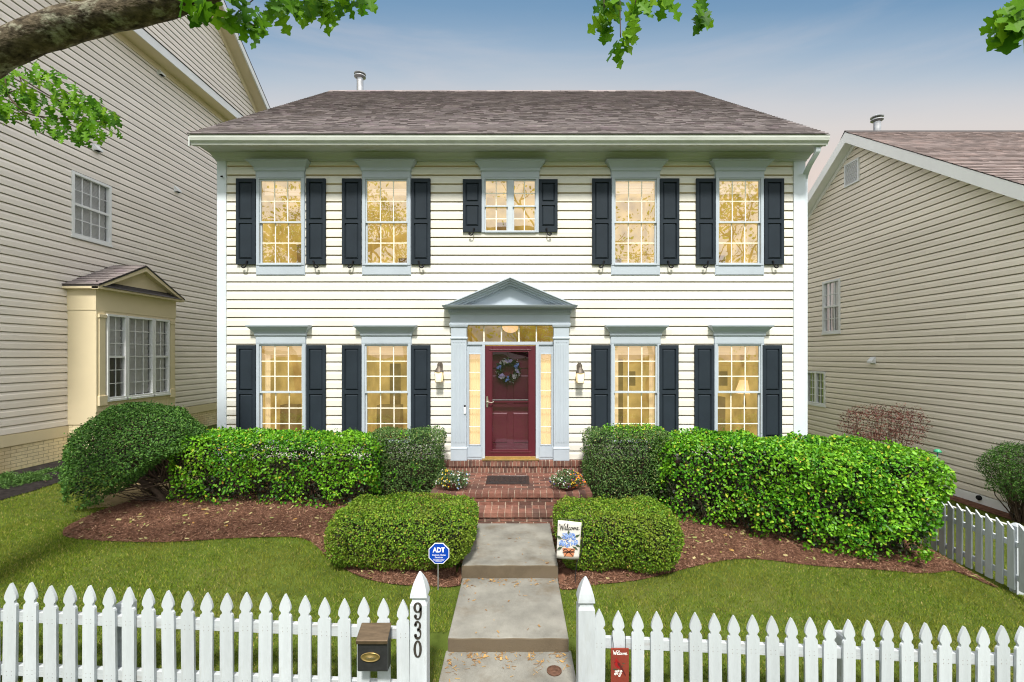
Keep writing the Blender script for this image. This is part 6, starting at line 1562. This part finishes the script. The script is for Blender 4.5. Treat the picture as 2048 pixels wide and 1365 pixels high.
# ---------------------------------------------------------------- grass
M['grass'] = leafmat('grass_blade', [(0, (0.075, 0.134, 0.009)), (0.4, (0.128, 0.199, 0.013)), (0.75, (0.192, 0.253, 0.022)), (0.93, (0.290, 0.280, 0.055)), (1, (0.463, 0.367, 0.153))], 0.6, 0.25, (0.202, 0.199, 0.031), 0.9, spec=0.15)
def grass_points(n, x0, x1, y0, y1):
    x = rng.uniform(x0, x1, n); y = rng.uniform(y0, y1, n)
    k = ~inside(lb, x, y) & ~inside(rb, x, y) & ~inside(nb, x, y) & ~((x > WX0-0.01) & (x < WX1+0.01) & (y < -1.3))
    k &= ~((x > HX0-0.05) & (x < HX1+0.05) & (y > -0.05)) & ~((x > -1.3) & (x < 1.2) & (y > -1.4)) & (x > XL+0.02) & (x < XR-0.02) & ~inside(rbd, x, y)
    k &= ~((x > -6.8) & (x < -5.7) & (y > -1.45) & (y < 0.3) & (rng.random(n) < 0.85))
    return x[k], y[k]
xa, ya = grass_points(330000, -7.0, 7.2, -5.9, -2.0)
xb, yb_ = grass_points(90000, -9.6, -5.0, -3.5, 2.2)
xc_, yc_ = grass_points(60000, 6.2, 9.3, -4.5, 1.0)
gxs = np.concatenate([xa, xb, xc_]); gys = np.concatenate([ya, yb_, yc_])
# tufts creep a little over the edges of walk and beds
n = len(gxs); gz = g(gxs, gys)-0.005
az = rng.uniform(0, 2*PI, n); hgt = rng.uniform(0.015, 0.036, n)*(1+0.35*rnd2(gxs, gys, 0.8)); wd = rng.uniform(0.0022, 0.0048, n); lean = rng.uniform(0.2, 1.0, n)*hgt; la = rng.uniform(0, 2*PI, n)
b1 = np.column_stack([gxs-np.cos(az)*wd, gys-np.sin(az)*wd, gz]); b2 = np.column_stack([gxs+np.cos(az)*wd, gys+np.sin(az)*wd, gz]); tp_ = np.column_stack([gxs+np.cos(la)*lean, gys+np.sin(la)*lean, gz+hgt])
V = np.stack([b1, b2, tp_], 1).reshape(-1, 3); o_ = np.arange(n)[:, None]*3
tag(np_mesh('grass', V, o_+np.array([0, 1, 2]), 3, M['grass']), 'short green lawn grass growing behind the picket fence', 'grass', kind='stuff')

# mulch shreds and fallen leaves
def scatter_chips(name, polys, n, size, asp, mat, zoff, kind=None, label=None, cat=None, curl=0.3):
    xs, ys = [], []
    for poly in polys:
        a = np.array(poly); m = int(n*abs(np.sum(a[:, 0]*np.roll(a[:, 1], 1)-a[:, 1]*np.roll(a[:, 0], 1)))/2)
        x = rng.uniform(a[:, 0].min()-.05, a[:, 0].max()+.05, m*2); y = rng.uniform(a[:, 1].min()-.05, a[:, 1].max()+.05, m*2); k = inside(poly, x, y); xs.append(x[k]); ys.append(y[k])
    x = np.concatenate(xs); y = np.concatenate(ys); m = len(x)
    d = np.minimum.reduce([np.where(inside(poly, x, y), edge_dist(poly, x, y), 9) for poly in polys])
    z = g(x, y)+zoff+0.05*sstep(0, 0.35, np.where(d > 8, 0, d))*(0.8+0.5*rnd2(x, y))
    P = np.column_stack([x, y, z+rng.uniform(0, .012, m)])
    t = unit(np.column_stack([rng.normal(0, 1, m), rng.normal(0, 1, m), rng.normal(0, curl, m)])); nn = unit(np.column_stack([rng.normal(0, curl, m), rng.normal(0, curl, m), np.ones(m)])); b = np.cross(nn, t)
    s = rng.uniform(size[0], size[1], (m, 1)); V = np.stack([P-s*t*.5-s*asp*b*.5, P+s*t*.5-s*asp*b*.5, P+s*t*.5+s*asp*b*.5, P-s*t*.5+s*asp*b*.5], 1).reshape(-1, 3)
    o = np_mesh(name, V, np.arange(m)[:, None]*4+np.arange(4), 4, mat)
    return tag(o, label, cat, kind='stuff')
scatter_chips('mulch', [lb, rb], 5200, (0.015, 0.055), 0.16, M['chips'], 0.014, label='shredded red brown mulch covering the planting beds', cat='mulch')
M['fallen'] = leafmat('fallen_leaf', [(0, (0.30, 0.24, 0.10)), (0.5, (0.45, 0.38, 0.18)), (0.8, (0.20, 0.26, 0.06)), (1, (0.45, 0.22, 0.06))], 0.6, 0.15)
scatter_chips('fallen_leaves', [lb, rb], 30, (0.03, 0.06), 0.55, M['fallen'], 0.022, label='scattered pale fallen leaves lying on the mulch', cat='leaves')
# tan needles and bits of leaf blown against the steps of the walk
nl = 900; lx = rng.uniform(WX0+.03, WX1-.03, nl); ly = np.where(rng.random(nl) < .45, y2s-np.abs(rng.normal(0, .13, nl))-.01, np.where(rng.random(nl) < .5, y1s-np.abs(rng.normal(0, .10, nl))-.01, rng.uniform(-5.2, -2, nl)))
kk = (rnd2(lx*2, ly*1.2, 1.6) > 0.15) | (rng.random(nl) < 0.12); lx, ly = lx[kk], ly[kk]; nl = len(lx)
lz = np.where(ly > y1s, 0.285, np.where(ly > y2s, 0.13, 0.0))+0.003+rng.uniform(0, .004, nl)
la_ = rng.uniform(0, PI, nl); ll = rng.uniform(.015, .05, nl); lw = rng.uniform(.0012, .0035, nl)*np.where(rng.random(nl) < .2, 3, 1)
dx_, dy_ = np.cos(la_)*ll/2, np.sin(la_)*ll/2; ex_, ey_ = -np.sin(la_)*lw, np.cos(la_)*lw
V = np.stack([np.column_stack([lx+a*dx_+b*ex_, ly+a*dy_+b*ey_, lz]) for a, b in ((-1, -1), (1, -1), (1, 1), (-1, 1))], 1).reshape(-1, 3)
tag(np_mesh('leaf_litter', V, np.arange(nl)[:, None]*4+np.arange(4), 4, pmat('tan_needle_litter', (0.3, 0.17, 0.06), 0.8, 0.2, 20, island=[(0, (0.14, 0.07, 0.03)), (0.5, (0.30, 0.17, 0.06)), (1, (0.42, 0.27, 0.10))])), 'tan needles and leaf bits lying on the concrete walk', 'leaf litter', kind='stuff')
# small green plastic cap standing at the back of the hedge
mb = MB(); cx_, cz_ = X(1875, -0.6), Z(903, -0.6)
mb.lathe((cx_, -0.6, cz_), [(0.0, 0.04), (0.03, 0.035), (0.055, 0.005), (0.058, -0.015), (0.0, -0.02)], 16); mb.tube([(cx_, -0.6, cz_-0.01), (cx_, -0.6, G(cx_, -0.6))], 0.008, 6)
tag(mb.build('green_cap', pmat('green_plastic', (0.05, 0.30, 0.16), 0.3, 0.1), smooth=True), 'small green plastic object on a thin stake by the hedge end', 'plastic object')
# ================================================================ things seen through the lit windows
def table_lamp(x, y, z, label):
    t = thing('table_lamp', (x, y, z), label, 'lamp')
    mb = MB(); mb.lathe((x, y, z), [(0.08, 0.0), (0.03, 0.03), (0.07, 0.12), (0.05, 0.22), (0.015, 0.28), (0.015, 0.34)], 16); mb.build('base', M['brass'], t, smooth=True)
    mb = MB(); n = 48; rr = lambda r, i: r*(1+0.03*(i % 2)); mb.loft([[(x+rr(r, i)*math.cos(2*PI*i/n), y+rr(r, i)*math.sin(2*PI*i/n), z+h) for i in range(n)] for r, h in ((0.21, 0.32), (0.12, 0.58))]); mb.build('lamp_shade', M['lampshade'], t)
yl = 0.62
table_lamp(X(1493, yl), yl, Z(787, yl)-0.32, 'white pleated table lamp behind the rightmost lower window')
t = thing('globe_light', (X(738, 0.7), 0.7, Z(411, 0.7)), 'orange globe light glowing behind the second upper window from the left', 'lamp')
mb = MB(); c = (X(738, 0.7), 0.7, Z(411, 0.7)); mb.lathe(c, [(0.11*math.sin(a), -0.10*math.cos(a)) for a in np.linspace(0.01, PI-0.01, 12)], 18); mb.build('globe', M['lampshade'], t, smooth=True)
mb = MB(); mb.tube([(c[0], c[1], c[2]+0.09), (c[0], c[1], c[2]+0.6)], 0.01, 6); mb.build('rod', M['brass'], t)
t = thing('chandelier', (X(738, 0.7), 0.7, Z(714, 0.7)), 'small chandelier with two shades behind the lower window left of the door', 'lamp')
for px in (732, 744):
    mb = MB(); c = (X(px, 0.7), 0.7, Z(716, 0.7)); mb.lathe(c, [(0.07, -0.045), (0.035, 0.045)], 14); mb.build('lamp_shade', M['lampshade'], t)
mb = MB(); c = (X(738, 0.7), 0.7, Z(722, 0.7)); mb.tube([(c[0]-0.09, 0.7, c[2]-0.02), (c[0], 0.7, c[2]-0.07), (c[0]+0.09, 0.7, c[2]-0.02)], 0.008, 6); mb.tube([(c[0], 0.7, c[2]-0.07), (c[0], 0.7, c[2]+0.35)], 0.008, 6); mb.build('arms', M['brass'], t)
t = thing('ceiling_light', (X(1021, 0.5), 0.5, Z(655, 0.5)), 'glowing bowl ceiling light behind the transom over the front door', 'lamp')
mb = MB(); c = (X(1021, 0.5), 0.5, Z(653, 0.5)); mb.lathe(c, [(0.165*math.sin(a), -0.13*math.cos(a)+0.0) for a in np.linspace(0.01, PI/2, 8)], 24); mb.build('glass_bowl', M['lampshade'], t, smooth=True)
mb = MB(); mb.lathe((c[0], c[1], c[2]), [(0.17, 0.0), (0.17, 0.02), (0.05, 0.04)], 20); mb.build('collar', M['brass'], t)

# ================================================================ sky, sun, camera
w = bpy.data.worlds.new('World'); SC.world = w; w.use_nodes = True
nt = w.node_tree; L = nt.links.new; bg = nt.nodes['Background']
SUN_EL, SUN_AZ = 54.0, 2.0            # degrees above the horizon; to the right of straight behind the camera
sky = nd(nt, 'ShaderNodeTexSky'); sky.sky_type = 'NISHITA'; sky.sun_disc = False; sky.sun_elevation = R(SUN_EL); sky.sun_rotation = R(180-SUN_AZ); sky.air_density = 1.0; sky.dust_density = 2.0
tc = nd(nt, 'ShaderNodeTexCoord'); sp_ = nd(nt, 'ShaderNodeSeparateXYZ'); L(tc.outputs['Generated'], sp_.inputs[0])
# high thin cloud: pale and pinkish low down, blue above; whiter overhead and behind the viewer
nz = nd(nt, 'ShaderNodeTexNoise'); nz.inputs['Scale'].default_value = 1.6; nz.inputs['Detail'].default_value = 4; mpn = nd(nt, 'ShaderNodeMapping'); mpn.inputs['Scale'].default_value = (1, 1, 5)
L(tc.outputs['Generated'], mpn.inputs[0]); L(mpn.outputs[0], nz.inputs['Vector'])
m1 = nd(nt, 'ShaderNodeMath', operation='MULTIPLY_ADD'); m1.inputs[1].default_value = 0.07; m1.inputs[2].default_value = -0.035; L(nz.outputs['Fac'], m1.inputs[0])
m2 = nd(nt, 'ShaderNodeMath', operation='ADD'); L(sp_.outputs['Z'], m2.inputs[0]); L(m1.outputs[0], m2.inputs[1])
EXPO = 1.0; k_ = 2**-EXPO
# pale and pinkish just above the roofs, blue higher up, by the slope of the view towards the house side
ym_ = nd(nt, 'ShaderNodeMath', operation='MAXIMUM'); ym_.inputs[1].default_value = 0.05; L(sp_.outputs['Y'], ym_.inputs[0])
ud = nd(nt, 'ShaderNodeMath', operation='DIVIDE'); L(m2.outputs[0], ud.inputs[0]); L(ym_.outputs[0], ud.inputs[1])
lin = lambda r, g_, b: tuple(k_*((c/255+0.055)/1.055)**2.4 for c in (r, g_, b))
col = ramp_node(nt, [(0.0, lin(230, 214, 204)), (0.40, lin(232, 215, 204)), (0.50, lin(222, 216, 212)), (0.555, lin(209, 210, 213)), (0.61, lin(187, 199, 211)), (0.68, lin(157, 181, 204)), (0.77, lin(122, 158, 191)), (0.87, lin(98, 141, 182))], ud.outputs[0])
WHITE = 1.6*k_
up_ = nd(nt, 'ShaderNodeMapRange', interpolation_type='SMOOTHSTEP'); up_.inputs['From Min'].default_value = 0.95; up_.inputs['From Max'].default_value = 1.9; L(ud.outputs[0], up_.inputs['Value'])
mx = nd(nt, 'ShaderNodeMix', data_type='RGBA'); L(up_.outputs[0], mx.inputs['Factor']); L(col, mx.inputs['A']); mx.inputs['B'].default_value = (WHITE, WHITE, WHITE*1.02, 1)
sc1 = nd(nt, 'ShaderNodeMix', data_type='RGBA', blend_type='MULTIPLY'); sc1.inputs['Factor'].default_value = 1; L(mx.outputs['Result'], sc1.inputs['A']); sc1.inputs['B'].default_value = (10, 10, 10, 1)
# a few thin high cloud streaks
nw = nd(nt, 'ShaderNodeTexNoise'); nw.inputs['Scale'].default_value = 1.5; nw.inputs['Detail'].default_value = 7; nw.inputs['Roughness'].default_value = 0.6; nw.inputs['Distortion'].default_value = 0.5
mw = nd(nt, 'ShaderNodeMapping'); mw.inputs['Scale'].default_value = (1.0, 1.0, 7.0); mw.inputs['Rotation'].default_value = (0, R(13), 0); mw.inputs['Location'].default_value = (0.4, 0.2, 0.9); L(tc.outputs['Generated'], mw.inputs[0]); L(mw.outputs[0], nw.inputs['Vector'])
rw = nd(nt, 'ShaderNodeMapRange', interpolation_type='SMOOTHSTEP'); rw.inputs['From Min'].default_value = 0.50; rw.inputs['From Max'].default_value = 0.78; rw.inputs['To Max'].default_value = 0.22; L(nw.outputs['Fac'], rw.inputs['Value'])
cw_ = nd(nt, 'ShaderNodeMix', data_type='RGBA'); cw_.inputs['B'].default_value = c4(tuple(v*10 for v in lin(226, 216, 214))); L(rw.outputs[0], cw_.inputs['Factor']); L(sc1.outputs['Result'], cw_.inputs['A']); sc1 = cw_
ad = nd(nt, 'ShaderNodeMix', data_type='RGBA'); ad.inputs['Factor'].default_value = 0.05; L(sc1.outputs['Result'], ad.inputs['A']); L(sky.outputs[0], ad.inputs['B'])
L(ad.outputs['Result'], bg.inputs['Color']); bg.inputs['Strength'].default_value = 0.1
sun = bpy.data.lights.new('sun', 'SUN'); so_ = bpy.data.objects.new('sun', sun); COL.objects.link(so_)
sun.energy = 2.9; sun.angle = R(6.5); sun.color = (1.0, 0.95, 0.87)
dirv = Vector((math.cos(R(SUN_EL))*math.sin(R(SUN_AZ)), -math.cos(R(SUN_EL))*math.cos(R(SUN_AZ)), math.sin(R(SUN_EL))))
so_.rotation_euler = dirv.to_track_quat('Z', 'Y').to_euler(); so_.location = dirv*40
cam = bpy.data.cameras.new('camera'); co = bpy.data.objects.new('camera', cam); COL.objects.link(co); SC.camera = co
co.location = (0, -D, E); co.rotation_euler = (R(90), 0, 0)
cam.sensor_width = 36; cam.lens = F/2048*36; cam.shift_x = -(CX-1024)/2048; cam.shift_y = (CY-682.5)/2048; cam.clip_start = 0.05; cam.clip_end = 2000
SC.view_settings.view_transform = 'Standard'; SC.view_settings.look = 'None'; SC.view_settings.exposure = EXPO; SC.view_settings.gamma = 1
SC.cycles.max_bounces = 6; SC.cycles.transparent_max_bounces = 12; SC.cycles.use_denoising = True; SC.cycles.filter_width = 1.1; SC.cycles.denoising_prefilter = 'ACCURATE'
try: SC.cycles.denoiser = 'OPENIMAGEDENOISE'
except Exception: pass
